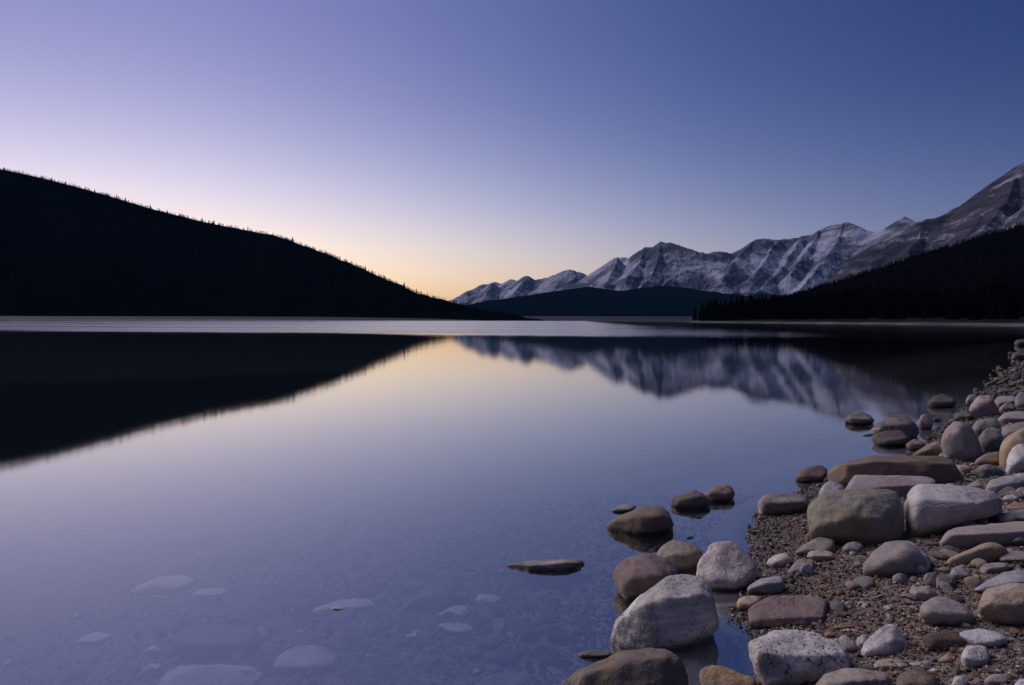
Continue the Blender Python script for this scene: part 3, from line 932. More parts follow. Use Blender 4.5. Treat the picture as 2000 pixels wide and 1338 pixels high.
rock('long orange-tan stone lying aslant in front of the flat-topped beige slab',
     [(1843, 1103), (1848, 1094), (1856, 1089), (1890, 1075), (1930, 1059), (1950, 1061), (1968, 1066), (1972, 1075), (1950, 1092), (1887, 1107), (1852, 1111)],
     ('tan', 'ochre', .0, .1), .4, [(1850, 1098, .1), (1925, 1068, .3), (1955, 1072, .3)], 4, group=G_BANK)
rock('thin grey slab at the right edge below the flat-topped beige slab',
     [(1947, 1086), (1958, 1079), (1978, 1076), (2030, 1078), (2040, 1095), (2010, 1099), (1955, 1097)], ('grey', 'tan', .1, .2), .6, [], 3, group=G_BANK)
rock('mauve lozenge-shaped stone under the thin grey slab',
     [(1911, 1111), (1925, 1100), (1967, 1098), (1982, 1106), (1965, 1116), (1925, 1126)], ('lav', 'mauve', .05, .1), .5, [(1925, 1112, .1), (1965, 1107, .1)], 3, group=G_BANK)
rock('speckled grey stone left of the mauve lozenge-shaped stone',
     [(1855, 1121), (1860, 1108), (1875, 1103), (1890, 1115), (1902, 1129), (1882, 1134), (1860, 1130)], ('grey', 'blue', .4, .0), .8, [], 3, group=G_BANK)
rock('grey sloping slab leaning behind the orange-tan boulder at the right edge',
     [(1903, 1152), (1930, 1134), (1957, 1120), (1987, 1113), (2030, 1114), (2040, 1150), (1990, 1160), (1930, 1158)], ('grey', 'blue', .1, .2), .7, [(1915, 1150, .1), (1985, 1135, .1)], 2, group=G_BANK)
rock('orange-tan boulder with a lilac top at the right edge',
     [(1910, 1172), (1917, 1155), (1955, 1144), (2010, 1137), (2060, 1150), (2070, 1200), (2020, 1228), (1975, 1214), (1950, 1204), (1915, 1195)],
     ('tan', 'ochre', .05, .0), .7, [(1930, 1168, .05), (1965, 1195, .0), (1990, 1172, .05)], 3, group=G_BANK)
rock('dark brown flat oval stone right of the white triangular stone',
     [(1800, 1249), (1810, 1238), (1837, 1232), (1875, 1234), (1898, 1249), (1890, 1266), (1855, 1276), (1815, 1268)], ('brown', 'dkbrown', .05, .35), .7, [(1815, 1247, .2), (1885, 1250, .3)], 4, group=G_BANK)
rock('smooth bluish-white flat stone lying beside the dark brown oval one',
     [(1868, 1236), (1880, 1230), (1907, 1228), (1945, 1233), (1970, 1247), (1973, 1256), (1955, 1267), (1905, 1264)], ('chalk', 'blue', .05, .0), .6, [], 6, group=G_BANK)
rock('round white cobble in front of the bluish-white flat stone',
     [(1875, 1286), (1879, 1272), (1888, 1263), (1905, 1258), (1926, 1262), (1936, 1280), (1931, 1297), (1900, 1309), (1882, 1302)], ('chalk', 'lav', .3, .0), .9, [], 8, group=G_BANK)
rock('small bright ochre wedge left of the round white cobble',
     [(1831, 1290), (1840, 1282), (1852, 1275), (1862, 1283), (1871, 1295), (1850, 1299)], ('ochre', 'tan', .0, .0), .7, [(1850, 1288, .1)], 2, group=G_BANK)
rock('tan oblong stone below the white triangular stone',
     [(1704, 1302), (1710, 1293), (1718, 1289), (1750, 1286), (1770, 1292), (1783, 1304), (1750, 1310), (1717, 1311)], ('tan', 'pink', .0, .1), .5, [], 5, group=G_BANK)
rock('thin bluish stone behind the right end of the tan oblong stone',
     [(1770, 1292), (1790, 1286), (1810, 1288), (1822, 1297), (1800, 1305), (1780, 1303)], ('blue', 'grey', .0, .1), .7, [], 4, group=G_BANK)
rock('dark brown stone at the bottom edge right of the tan and blue-grey boulder',
     [(1746, 1336), (1756, 1318), (1766, 1312), (1800, 1307), (1830, 1322), (1836, 1345), (1800, 1360), (1755, 1355)], ('umber', 'dkbrown', .1, .2), .7, [], 4, group=G_BANK)
rock('small grey flat stone under the bright ochre wedge',
     [(1828, 1305), (1850, 1300), (1868, 1304), (1860, 1314), (1835, 1316)], ('grey', 'dkgrey', .0, .2), .7, [], 4, group=G_BANK)
rock('pale cobble touching the bottom right corner',
     [(1978, 1340), (1985, 1328), (2000, 1323), (2030, 1332), (2035, 1355), (1990, 1360)], ('chalk', 'blue', .1, .0), .8, [], 6, group=G_BANK)
rock('white stone at the bottom edge by the dark brown stone',
     [(1857, 1338), (1864, 1322), (1880, 1319), (1892, 1330), (1888, 1346), (1866, 1350)], ('white', 'grey', .2, .0), .8, [], 5, group=G_BANK)
rock('mauve stone low at the bottom right among the gravel',
     [(1920, 1328), (1935, 1318), (1958, 1316), (1975, 1326), (1962, 1338), (1930, 1342)], ('lav', 'mauve', .1, .0), .7, [], 4, group=G_BANK)
rock('rough white and pink stone right of the pinkish pale wedge boulder',
     [(1496, 1096), (1505, 1089), (1515, 1083), (1536, 1078), (1549, 1093), (1537, 1110), (1512, 1112), (1500, 1107)], ('white', 'pink', .35, .0), .8, [(1515, 1098, .0), (1540, 1090, .2)], 2, group=G_BANK)
rock('round bluish disc-shaped stone leaning on a grey stone',
     [(1561, 1113), (1566, 1103), (1580, 1099), (1588, 1105), (1586, 1120), (1574, 1126), (1564, 1121)], ('blue', 'chalk', .0, .0), .35, [], 5, group=G_BANK)
rock('grey-brown stone behind the bluish disc-shaped stone',
     [(1535, 1122), (1548, 1106), (1560, 1090), (1588, 1092), (1594, 1110), (1585, 1124), (1560, 1128)], ('grey', 'umber', .1, .0), .8, [], 4, group=G_BANK, by=1121)
rock('flat grey-olive stone at the foot of the massive olive boulder',
     [(1552, 1079), (1570, 1063), (1600, 1050), (1626, 1052), (1632, 1075), (1605, 1086), (1575, 1086)], ('olive', 'grey', .1, .1), .7, [], 3, group=G_BANK)
rock('peach-coloured flat stone in front of the flat grey-olive stone',
     [(1574, 1085), (1585, 1074), (1607, 1071), (1625, 1078), (1636, 1089), (1620, 1098), (1595, 1099)], ('pink', 'tan', .0, .1), .7, [], 3, group=G_BANK)
rock('rounded grey stone between the massive olive boulder and the dome boulder',
     [(1644, 1071), (1655, 1060), (1671, 1057), (1686, 1064), (1683, 1077), (1665, 1083), (1648, 1080)], ('grey', 'lav', .1, .0), .8, [], 5, group=G_BANK)
rock('rust-red pebble on the gravel left of the dome boulder', [(1603, 1143), (1612, 1138), (1622, 1143), (1616, 1150), (1605, 1150)], ('rust', 'ochre', 0, 0), .8, [], 4, name='pebble', cat='pebble', group=G_BANK)
rock('thin rusty sliver of stone behind the square white slab', [(1625, 1226), (1645, 1219), (1668, 1212), (1690, 1216), (1672, 1226), (1645, 1232)], ('umber', 'rust', 0, .2), .6, [], 3, group=G_BANK)
rock('small orange stone at the corner of the square white slab', [(1610, 1240), (1622, 1232), (1634, 1240), (1626, 1248), (1612, 1248)], ('rust', 'ochre', 0, 0), .8, [], 4, group=G_BANK)
rock('ochre stone in the dark hollow under the large white wedge boulder', [(1873, 1022), (1885, 1012), (1900, 1014), (1904, 1026), (1885, 1032)], ('ochre', 'tan', 0, 0), .8, [], 5, group=G_BANK)

# --- long rock and the stones in the water
rock('long dark brown broken rock lying across the water edge',
     [(1612, 927), (1625, 911), (1655, 901), (1692, 899), (1700, 890), (1750, 889), (1795, 892), (1837, 890), (1862, 901), (1882, 917), (1880, 946), (1830, 950), (1750, 948), (1680, 944), (1650, 946), (1625, 938)],
     ('brown', 'umber', .15, .35), .4, [(1640, 912, .1), (1700, 902, .1), (1790, 902, .1), (1860, 912, .2), (1700, 935, .0), (1820, 935, .0)], 2, group=G_BANK)
rock('small wet brown rock in the water at the left tip of the long broken rock',
     [(1552, 932), (1566, 920), (1583, 910), (1600, 908), (1616, 916), (1613, 934), (1600, 944), (1575, 943)], ('brown', 'dkbrown', .1, .1), .7, [], 5, group=G_WATER)
rock('flat brown rock on the gravel spit left of the massive olive boulder',
     [(1479, 998), (1482, 975), (1500, 963), (1535, 962), (1575, 966), (1583, 975), (1577, 994), (1525, 1005), (1490, 1012)], ('brown', 'lav', .1, .3), .6, [(1487, 982, .05), (1530, 984, .05), (1575, 980, .2)], 3, group=G_BANK)
rock('dome-shaped wet brown rock standing alone in the still water',
     [(1178, 1030), (1205, 1009), (1235, 993), (1262, 985), (1291, 985), (1303, 994), (1313, 1012), (1320, 1023), (1307, 1033), (1282, 1045), (1245, 1048), (1205, 1040)],
     ('brown', 'umber', .05, .15), .75, [(1235, 1010, .1), (1290, 1005, .1), (1250, 1035, .0)], 6, group=G_WATER)
rock('dark angular rock in the water just beyond the lone dome rock',
     [(1308, 986), (1310, 971), (1332, 964), (1360, 955), (1376, 962), (1389, 980), (1383, 992), (1350, 995), (1320, 991)], ('brown', 'dkgrey', .15, .2), .7, [(1325, 978, .1), (1365, 970, .2)], 3, group=G_WATER)
rock('rounded tan-brown rock touching the right side of the dark angular rock',
     [(1375, 962), (1400, 950), (1422, 945), (1432, 952), (1435, 966), (1425, 979), (1392, 980), (1378, 972)], ('umber', 'brown', .05, .1), .8, [], 6, group=G_WATER)
rock('pale flat tip just breaking the surface left of the dark angular rock',
     [(1190, 999), (1205, 989), (1225, 984), (1245, 988), (1236, 998), (1205, 1002)], ('lav', 'grey', 0, .1), .8, [], 5, group=G_WATER)
rock('flat white-edged brown stone floating like a raft alone in the water',
     [(988, 1103), (1005, 1098), (1040, 1095), (1095, 1091), (1130, 1092), (1149, 1100), (1122, 1110), (1095, 1116), (1060, 1120), (1015, 1113)], ('lav', 'umber', .1, .3), .5, [(1015, 1106, .25), (1060, 1103, .2), (1110, 1098, .3)], 3, group=G_WATER)
rock('tiny stone tip above the surface over a large drowned slab',
     [(645, 1189), (652, 1185), (668, 1183), (679, 1187), (668, 1192), (652, 1193)], ('pale', 'pale', 0, 0), .7, [], 3, group=G_WATER)
rock('flat stone breaking the surface left of the broad dark grey boulder',
     [(1123, 1278), (1140, 1272), (1165, 1269), (1194, 1272), (1200, 1281), (1165, 1287), (1140, 1286)], ('lav', 'umber', 0, .2), .6, [], 4, group=G_WATER)
rock('tiny dark stone tip beyond the olive and tan lumpy stone', [(1340, 1050), (1348, 1046), (1356, 1049), (1349, 1053)], ('brown', 'dkgrey', 0, 0), .8, [], 3, name='pebble', cat='pebble', group=G_WATER)

# --- farther along the bank
rock('dark lens-shaped rock, leftmost of the cluster off the farther bank',
     [(1649, 819), (1665, 807), (1683, 804), (1698, 810), (1710, 821), (1692, 829), (1675, 830)], ('dkgrey', 'olive', .05, .1), .8, [], 4, group=G_FAR)
rock('large dark rounded rock with a pale left end, off the farther bank',
     [(1700, 836), (1715, 821), (1738, 812), (1766, 811), (1788, 821), (1798, 840), (1788, 856), (1750, 858), (1712, 848)], ('dkgrey', 'mauve', .05, .15), .8, [(1720, 835, .1), (1770, 830, .1)], 4, group=G_FAR)
rock('black wet rock in front of the large dark rounded rock',
     [(1703, 852), (1725, 842), (1760, 839), (1781, 856), (1770, 868), (1740, 872), (1715, 864)], ('dkbrown', 'dkgrey', .0, .1), .8, [], 5, group=G_FAR)
rock('sliver of dark stone left of the black wet rock', [(1684, 851), (1695, 846), (1706, 847), (1702, 852)], ('dkgrey', 'blue', 0, 0), .8, [], 3, group=G_FAR)
rock('small brown stone right of the black wet rock', [(1768, 868), (1785, 857), (1800, 860), (1809, 868), (1798, 880), (1777, 878)], ('brown', 'umber', 0, .2), .8, [], 4, group=G_FAR)
rock('pinkish round stone behind the large dark rounded rock', [(1790, 826), (1800, 810), (1811, 808), (1826, 820), (1820, 834), (1800, 838)], ('mauve', 'lav', 0, 0), .8, [], 6, group=G_FAR)
rock('small black stone right of the pinkish round stone', [(1821, 819), (1830, 813), (1839, 816), (1836, 823)], ('dkbrown', 'dkgrey', 0, 0), .8, [], 4, group=G_FAR)
rock('dark oval rock standing alone like an island off the farther bank',
     [(1811, 787), (1822, 774), (1842, 769), (1862, 775), (1870, 786), (1858, 795), (1830, 796)], ('dkbrown', 'dkgrey', .0, .1), .8, [], 6, group=G_FAR)
rock('big round grey boulder of the farther bank with a pale face',
     [(1836, 862), (1840, 845), (1848, 832), (1867, 820), (1885, 823), (1900, 836), (1909, 860), (1922, 880), (1907, 900), (1885, 902), (1855, 893)], ('grey', 'lav', .1, .0), .7, [(1870, 840, .1), (1890, 865, .0)], 6, group=G_FAR)
rock('brown wedge-shaped stone left of the big round grey boulder',
     [(1780, 889), (1795, 879), (1811, 869), (1835, 860), (1849, 874), (1845, 888), (1811, 894)], ('umber', 'pink', 0, .2), .7, [(1815, 876, .1)], 3, group=G_FAR)
rock('pale boulder with an angular top near the far end of the bank',
     [(1889, 801), (1901, 783), (1914, 773), (1935, 770), (1944, 785), (1950, 803), (1938, 814), (1911, 817), (1893, 808)], ('lav', 'tan', .05, .0), .8, [(1915, 790, .05), (1938, 785, .1)], 4, group=G_FAR)
rock('grey stone behind the pale angular-topped boulder', [(1886, 783), (1892, 771), (1905, 769), (1913, 776), (1905, 790), (1892, 792)], ('grey', 'lav', 0, 0), .8, [], 4, group=G_FAR)
rock('dark stone in front of the pale angular-topped boulder', [(1863, 814), (1874, 804), (1893, 801), (1902, 813), (1888, 822), (1870, 821)], ('dkgrey', 'grey', 0, 0), .8, [], 5, group=G_FAR)
rock('long lilac stone right of the pale angular-topped boulder', [(1940, 781), (1952, 774), (1983, 773), (1988, 786), (1949, 792)], ('lav', 'blue', 0, .1), .7, [], 4, group=G_FAR)
rock('olive stone under the long lilac stone', [(1951, 797), (1967, 785), (1983, 790), (1984, 801), (1958, 805)], ('olive', 'tan', 0, .1), .8, [], 5, group=G_FAR)
rock('grey stone at the right edge beside the long lilac stone', [(1982, 780), (1990, 767), (2020, 764), (2030, 790), (2000, 800), (1985, 797)], ('grey', 'dkgrey', 0, 0), .8, [], 4, group=G_FAR)
rock('lilac-grey slab at the right edge above the dark round boulder', [(1949, 819), (1962, 806), (1990, 803), (2025, 806), (2030, 822), (1960, 829)], ('lav', 'grey', .05, .1), .7, [], 4, group=G_FAR)
rock('grey-green block between the big round boulder and the lilac-grey slab', [(1898, 838), (1907, 821), (1930, 815), (1950, 818), (1958, 831), (1932, 848), (1911, 852)], ('grey', 'olive', .1, 0), .8, [], 4, group=G_FAR)
rock('dark round boulder right of the big round grey boulder', [(1912, 853), (1925, 836), (1939, 830), (1955, 837), (1961, 860), (1953, 881), (1930, 884), (1917, 870)], ('dkgrey', 'blue', .05, 0), .8, [], 8, group=G_FAR)
rock('grey-brown sloping stone at the right edge behind the tan boulder', [(1955, 835), (1986, 824), (2025, 820), (2030, 842), (1970, 858), (1957, 850)], ('grey', 'umber', .1, .1), .7, [], 4, group=G_FAR)
rock('smooth tan boulder at the right edge behind the lavender boulder', [(1952, 877), (1957, 860), (1975, 850), (1986, 842), (2015, 829), (2050, 850), (2050, 900), (1990, 915), (1960, 905)], ('tan', 'ochre', .0, .0), .7, [], 7, group=G_FAR)
rock('pale lavender boulder at the right edge in front of the smooth tan boulder', [(1964, 906), (1974, 876), (1990, 866), (2020, 866), (2050, 890), (2045, 922), (1990, 926), (1968, 926)], ('chalk', 'lav', .1, .0), .7, [(1985, 900, .0)], 5, group=G_FAR)
rock('brown-grey stone between the dark round boulder and the smooth tan boulder', [(1903, 900), (1930, 884), (1953, 880), (1958, 905), (1930, 911), (1906, 908)], ('umber', 'grey', .1, 0), .8, [], 4, group=G_FAR)
rock('dark grey wedge in the bright puddle behind the long broken rock', [(1900, 916), (1919, 907), (1935, 908), (1963, 919), (1960, 930), (1922, 936)], ('dkgrey', 'grey', .05, .2), .7, [(1925, 915, .1)], 3, group=G_FAR)
rock('smooth lilac slab at the right edge above the large white wedge boulder', [(1922, 953), (1935, 938), (1962, 930), (2010, 920), (2035, 935), (1975, 958), (1950, 968)], ('lav', 'chalk', .0, .05), .6, [(1950, 950, .1)], 4, group=G_FAR)
rock('small reddish-edged stone at the right edge on the lilac slab', [(1978, 946), (1992, 936), (2015, 937), (2020, 948), (1990, 950)], ('lav', 'rust', 0, .2), .7, [], 4, group=G_FAR)
rock('grey round stone at the right edge below the reddish-edged stone', [(1980, 960), (1990, 951), (2015, 952), (2020, 974), (1986, 976)], ('grey', 'lav', .1, 0), .8, [], 6, group=G_FAR)
rock('narrow pale stone behind the right shoulder of the large white wedge boulder', [(1878, 956), (1895, 944), (1911, 937), (1922, 948), (1910, 960)], ('lav', 'grey', 0, .1), .6, [], 3, group=G_FAR)
rock('pale bluish cobble right of the large white wedge boulder', [(1957, 974), (1967, 965), (1984, 966), (1992, 977), (1975, 984)], ('blue', 'chalk', 0, 0), .8, [], 6, group=G_FAR)
rock('tan stone at the right edge above the grey slope of stone', [(1963, 987), (1980, 981), (2010, 982), (2020, 994), (1975, 998)], ('tan', 'rust', 0, .1), .7, [], 4, group=G_FAR)
rock('grey sloping stone between the large white wedge and the beige slab', [(1955, 1010), (1975, 997), (2010, 993), (2030, 1018), (1975, 1022)], ('grey', 'olive', .05, .1), .8, [], 3, group=G_FAR)
rock('pale tilted stone perched on the top of the long broken rock', [(1832, 890), (1838, 884), (1846, 886), (1856, 895), (1850, 900), (1838, 898)], ('chalk', 'lav', .05, 0), .6, [], 4, by=900, group=G_FAR)
rock('ochre stone at the rim of the bright puddle', [(1903, 905), (1909, 896), (1922, 897), (1926, 905), (1912, 909)], ('tan', 'ochre', 0, 0), .8, [], 5, by=907, group=G_FAR)

for k, (cx, cy, w, h, c1, lab) in enumerate([
        (1997, 669, 30, 15, 'dkgrey', 'faint grey stone, farthest up the dark bank'), (1991, 694, 34, 19, 'mauve', 'faint mauve stone ringed with a pale rim up the dark bank'),
        (1975, 690, 14, 8, 'dkgrey', 'tiny pale stone beside the pale-rimmed mauve stone'), (1950, 742, 22, 12, 'grey', 'dim pale stone alone at the dark end of the bank'),
        (1996, 746, 22, 13, 'grey', 'dim bluish stone at the right edge of the dark bank'), (1964, 764, 40, 14, 'dkgrey', 'dim dark flat stone behind the long lilac stone'),
        (1984, 769, 14, 10, 'grey', 'dim little stone beside the dim dark flat stone'), (1953, 721, 16, 7, 'dkgrey', 'barely visible dark stone up the dark bank'),
        (2002, 764, 40, 10, 'dkgrey', 'thin bluish stone at the right edge of the dark bank'), (2010, 712, 36, 16, 'dkgrey', 'dark stone at the edge below the pale-rimmed mauve stone')]):
    a = np.linspace(0, 2 * np.pi, 9)[:-1]
    rg = np.random.default_rng(k)
    q = rg.uniform(.8, 1.1, 8)
    rock(lab, [(cx + w / 2 * q[i] * math.cos(a[i]), cy + h / 2 * q[i] * math.sin(a[i])) for i in range(8)], ('dkbrown', 'dkgrey', 0, 0) if c1 in ('dkgrey', 'mauve') else ('dkgrey', 'brown', 0, 0), .8, [], 3, group=G_FAR)  # near-black tones painted in for the faint light up the bank

# --- drowned stones seen through the shallows
for lab, pts, m_ in [
        ('drowned pale slab with a stone tip above it', [(605, 1197), (622, 1186), (660, 1174), (692, 1168), (722, 1169), (740, 1184), (715, 1192), (660, 1196), (630, 1200)], ('pale', 'chalk', 0, 0)),
        ('drowned pale triangular stone, upper of a pair', [(850, 1203), (870, 1192), (885, 1182), (912, 1182), (918, 1204), (885, 1207)], ('pale', 'chalk', 0, 0)),
        ('drowned pale triangular stone, lower of a pair', [(851, 1218), (880, 1216), (912, 1219), (933, 1228), (915, 1237), (892, 1244), (870, 1234)], ('pale', 'chalk', 0, 0)),
        ('drowned flat grey stone near the raft-like stone', [(926, 1172), (935, 1161), (955, 1158), (985, 1167), (972, 1182), (940, 1184)], ('pale', 'chalk', 0, 0)),
        ('drowned bluish crescent-shaped stone', [(778, 1247), (790, 1236), (815, 1230), (840, 1234), (828, 1243), (795, 1250)], ('pale', 'chalk', 0, 0)),
        ('drowned big pale slab at the bottom edge', [(296, 1345), (325, 1318), (352, 1301), (420, 1299), (490, 1302), (516, 1320), (500, 1350), (400, 1365), (320, 1362)], ('pale', 'olive', .1, .1)),
        ('drowned broad bluish boulder near the bottom edge', [(525, 1308), (540, 1280), (575, 1263), (630, 1262), (662, 1280), (666, 1302), (640, 1318), (570, 1324)], ('chalk', 'blue', 0, .05)),
        ('drowned broad purple-brown boulder', [(330, 1262), (350, 1238), (390, 1225), (440, 1218), (500, 1225), (512, 1256), (490, 1284), (410, 1292), (350, 1284)], ('mauve', 'brown', 0, .1)),
        ('drowned long greenish boulder', [(778, 1192), (800, 1172), (830, 1150), (862, 1128), (895, 1118), (908, 1136), (885, 1165), (858, 1190), (810, 1198)], ('olive', 'grey', 0, .05)),
        ('drowned faint pale slab, farthest of the big ones', [(248, 1158), (275, 1142), (310, 1128), (350, 1121), (388, 1132), (365, 1150), (320, 1164), (275, 1166)], ('pale', 'chalk', 0, 0)),
        ('drowned small pale stone right of the faint slab', [(370, 1162), (395, 1150), (430, 1147), (452, 1156), (425, 1166), (390, 1168)], ('pale', 'chalk', 0, 0)),
        ('drowned grey-blue stone near the left edge', [(148, 1256), (165, 1241), (190, 1234), (222, 1238), (205, 1254), (170, 1262)], ('pale', 'chalk', 0, 0)),
        ('drowned pale stone left of the purple-brown boulder', [(280, 1272), (300, 1260), (326, 1256), (322, 1272), (295, 1280)], ('pale', 'blue', 0, 0)),
        ('drowned pale stone left of the big pale slab', [(276, 1306), (295, 1296), (318, 1296), (312, 1308), (290, 1316)], ('pale', 'chalk', 0, 0)),
        ('drowned dark bluish boulder at the bottom centre', [(922, 1345), (950, 1322), (990, 1311), (1030, 1311), (1045, 1325), (1020, 1348), (960, 1360)], ('blue', 'dkgrey', 0, .05)),
        ('drowned little white stone, left of three in a row', [(962, 1243), (972, 1237), (982, 1239), (976, 1245)], ('pale', 'chalk', 0, 0)),
        ('drowned little white stone, middle of three in a row', [(985, 1236), (1000, 1233), (1018, 1241), (1000, 1243)], ('pale', 'chalk', 0, 0)),
        ('drowned tan stone, right of three in a row', [(1024, 1236), (1040, 1220), (1062, 1234), (1050, 1243), (1030, 1243)], ('tan', 'olive', 0, 0)),
        ('drowned small pale stone below the raft-like stone', [(1096, 1181), (1106, 1176), (1118, 1180), (1108, 1185)], ('pale', 'chalk', 0, 0)),
        ('drowned thin pale stone left of the crescent-shaped one', [(512, 1262), (522, 1255), (548, 1262), (545, 1268), (525, 1267)], ('pale', 'chalk', 0, 0)),
        ('drowned pale sliver left of the broad bluish boulder', [(575, 1236), (590, 1228), (600, 1230), (588, 1240)], ('chalk', 'tan', 0, 0))]:
    rock(lab, pts, m_, .7, [], 4, name='submerged_stone', cat='stone', group=G_BED, water=False)

# --- gravel, one mesh of worn chips, thick by the bank and thinning under water
PEB = np.array([PAL[k] for k in ('grey', 'brown', 'tan', 'lav', 'dkgrey', 'mauve', 'chalk', 'umber', 'ochre', 'blue', 'rust', 'dkbrown', 'dkbrown', 'brown', 'umber')])


def gravel_mat():
    s = NT('gravel')
    at = s.n('ShaderNodeAttribute'); at.attribute_name = 'tone'
    g = s.n('ShaderNodeNewGeometry'); sp = s.n('ShaderNodeSeparateXYZ'); s.link(g.outputs['Position'], sp.inputs[0])
    nz = s.noise(g.outputs['Position'], 160, 3)
    c = s.mix(s.mapr(nz, .3, .7, 0, .5), at.outputs['Color'], (.06, .05, .045))
    wet = s.mapr(s.math('ADD', sp.outputs[2], s.math('MULTIPLY', s.noise(g.outputs['Position'], 3, 2), .04)), .03, .09, 1, 0)
    c = s.mix(wet, c, s.mix(1.0, c, (.55, .5, .46), 'MULTIPLY'))
    c = s.mix(s.mapr(sp.outputs[2], -.012, -.004, .45, 0), c, (.20, .185, .175))
    return s.out(s.bsdf(c, s.mapr(wet, 0, 1, .8, .35), None, .35))


def build_gravel():
    rg = np.random.default_rng(77)
    n = 235000
    r = 1.6 * (15 / 1.6) ** rg.uniform(0, 1, n) ** 1.15
    a = np.radians(rg.uniform(-42, 72, n))
    n2 = 34000
    r = np.concatenate([r, rg.uniform(13, 46, n2)]); a = np.concatenate([a, np.radians(rg.uniform(27, 72, n2))]); n += n2
    x, y = r * np.sin(a), r * np.cos(a)
    d = shore_dist(x, y)
    keep = (d > -.03) | ((d > -3.6) & (d < -.22) & (rg.uniform(0, 1, n) < .5 * np.exp(d * .45)) & (r < 5.5))
    keep &= (y > 1.45)
    x, y, d, r, a = x[keep], y[keep], d[keep], r[keep], a[keep]
    z = ground(x, y)
    n = len(x)
    sz = .0034 * np.exp(rg.normal(0, .42, n)) * (.62 + np.minimum(r, 20) * .26) * np.where(r > 13, 1.25, 1) * np.where(d < -.5, 1.5, 1)
    v, f, e = (lambda b: (b[0], b[1], None))((np.array([(0, .526, .851), (0, -.526, .851), (0, .526, -.851), (0, -.526, -.851), (.526, .851, 0), (-.526, .851, 0), (.526, -.851, 0), (-.526, -.851, 0), (.851, 0, .526), (.851, 0, -.526), (-.851, 0, .526), (-.851, 0, -.526)]),
                                              np.array([(0, 1, 8), (0, 10, 1), (0, 4, 5), (0, 8, 4), (0, 5, 10), (1, 7, 6), (1, 6, 8), (1, 10, 7), (2, 3, 11), (2, 9, 3), (2, 5, 4), (2, 4, 9), (2, 11, 5), (3, 6, 7), (3, 9, 6), (3, 7, 11), (4, 8, 9), (5, 11, 10), (6, 9, 8), (7, 10, 11)])))
    f = f[[i for i in range(20) if v[f[i]][:, 2].mean() > -.6]]
    sc = np.stack([rg.uniform(.9, 1.8, n), rg.uniform(.7, 1.2, n), rg.uniform(.45, .9, n)], -1)
    pv = v[None] * (1 + rg.uniform(-.22, .22, (n, 12, 1))) * sc[:, None] * sz[:, None, None]
    # random tilt
    q = rg.normal(size=(n, 4)) * np.array([1, .35, .35, 1.2]); q /= np.linalg.norm(q, axis=1)[:, None]
    w_, a_, b_, c_ = q.T
    Rm = np.stack([1 - 2 * (b_ * b_ + c_ * c_), 2 * (a_ * b_ - c_ * w_), 2 * (a_ * c_ + b_ * w_), 2 * (a_ * b_ + c_ * w_), 1 - 2 * (a_ * a_ + c_ * c_), 2 * (b_ * c_ - a_ * w_),
                   2 * (a_ * c_ - b_ * w_), 2 * (b_ * c_ + a_ * w_), 1 - 2 * (a_ * a_ + b_ * b_)], -1).reshape(n, 3, 3)
    pv = np.einsum('nij,nkj->nki', Rm, pv) + np.stack([x, y, z + sz * rg.uniform(.0, .7, n)], -1)[:, None]
    F_ = (f[None] + (np.arange(n) * 12)[:, None, None]).reshape(-1, 3)
    me = mesh_np('gravel', pv.reshape(-1, 3), F_, False)
    col = PEB[rg.integers(0, len(PEB), n)] * rg.uniform(.4, 1.1, (n, 1)) * np.array([1.02, .94, .86]) * np.where((r > 11) & (a > .4), .5, 1)[:, None]  # far right-hand chips at half tone, falloff of light painted in
    at = me.color_attributes.new('tone', 'FLOAT_COLOR', 'POINT')
    at.data.foreach_set('color', np.repeat(np.concatenate([col, np.ones((n, 1))], 1), 12, 0).astype(np.float32).ravel())
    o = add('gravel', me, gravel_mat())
    tag(o, 'fine brown and grey gravel between the stones of the bank', 'gravel', kind='stuff')
    print("GRAVEL", n, len(F_)); return n


NGRAVEL = build_gravel()

# --- loose pebbles big enough to pick out
peb_me = []
for k in range(15):
    rg = np.random.default_rng(900 + k)
    P = rg.normal(size=(16, 3)); P /= np.linalg.norm(P, axis=1)[:, None]
    P *= np.array([1.0, rg.uniform(.65, .9), rg.uniform(.4, .65)])
    V, f_, c_, s_ = hull_rock(P, 3, 2, 300 + k, 1.0)
    me = mesh_np('pebble', V / s_, f_)
    cc = ['grey', 'tan', 'lav', 'brown', 'mauve', 'chalk', 'blue', 'umber', 'ochre', 'dkgrey', 'pink', 'olive', 'white', 'grey', 'dkbrown'][k]
    me.materials.append(stone_mat(cc, ['lav', 'brown', 'chalk', 'tan', 'umber', 'grey', 'grey', 'olive', 'tan', 'grey', 'tan', 'umber', 'pink', 'brown', 'dkgrey'][k], .1 if k % 3 == 0 else 0, .15 if k % 4 == 1 else 0, size=1.0))
    peb_me.append(me)
PEB_WORD = ['grey', 'tan', 'lilac', 'brown', 'mauve', 'white', 'bluish', 'umber', 'ochre', 'dark grey', 'pink', 'olive', 'cream', 'speckled grey', 'dark']
CUTS = (' with ', ' behind ', ' beside ', ' right of ', ' left of ', ' in ', ' at ', ' cut ', ' between ', ' standing ', ' touching ', ' on ', ' of ', ' off ',
        ' lying ', ' just ', ' near ', ' under ', ' narrowing ', ' running ', ' leaning ', ' above ', ' below ', ' covered ', ' half ', ' rising ', ' peeping ',
        ' low ', ' wedged ', ' awash ', ' floating ', ' breaking ', ', ', ' alone', ' over ')
NAMED = {}
for p_, l_ in ROCK_AT:
    s_ = l_
    for c_ in CUTS: s_ = s_.split(c_)[0]
    NAMED.setdefault(s_, []).append(p_)
NAMED = [(k_, v_[0]) for k_, v_ in NAMED.items() if len(v_) == 1 and 3 <= len(k_.split()) <= 7]
NAME_P = np.array([v_ for _, v_ in NAMED])
USED = {}


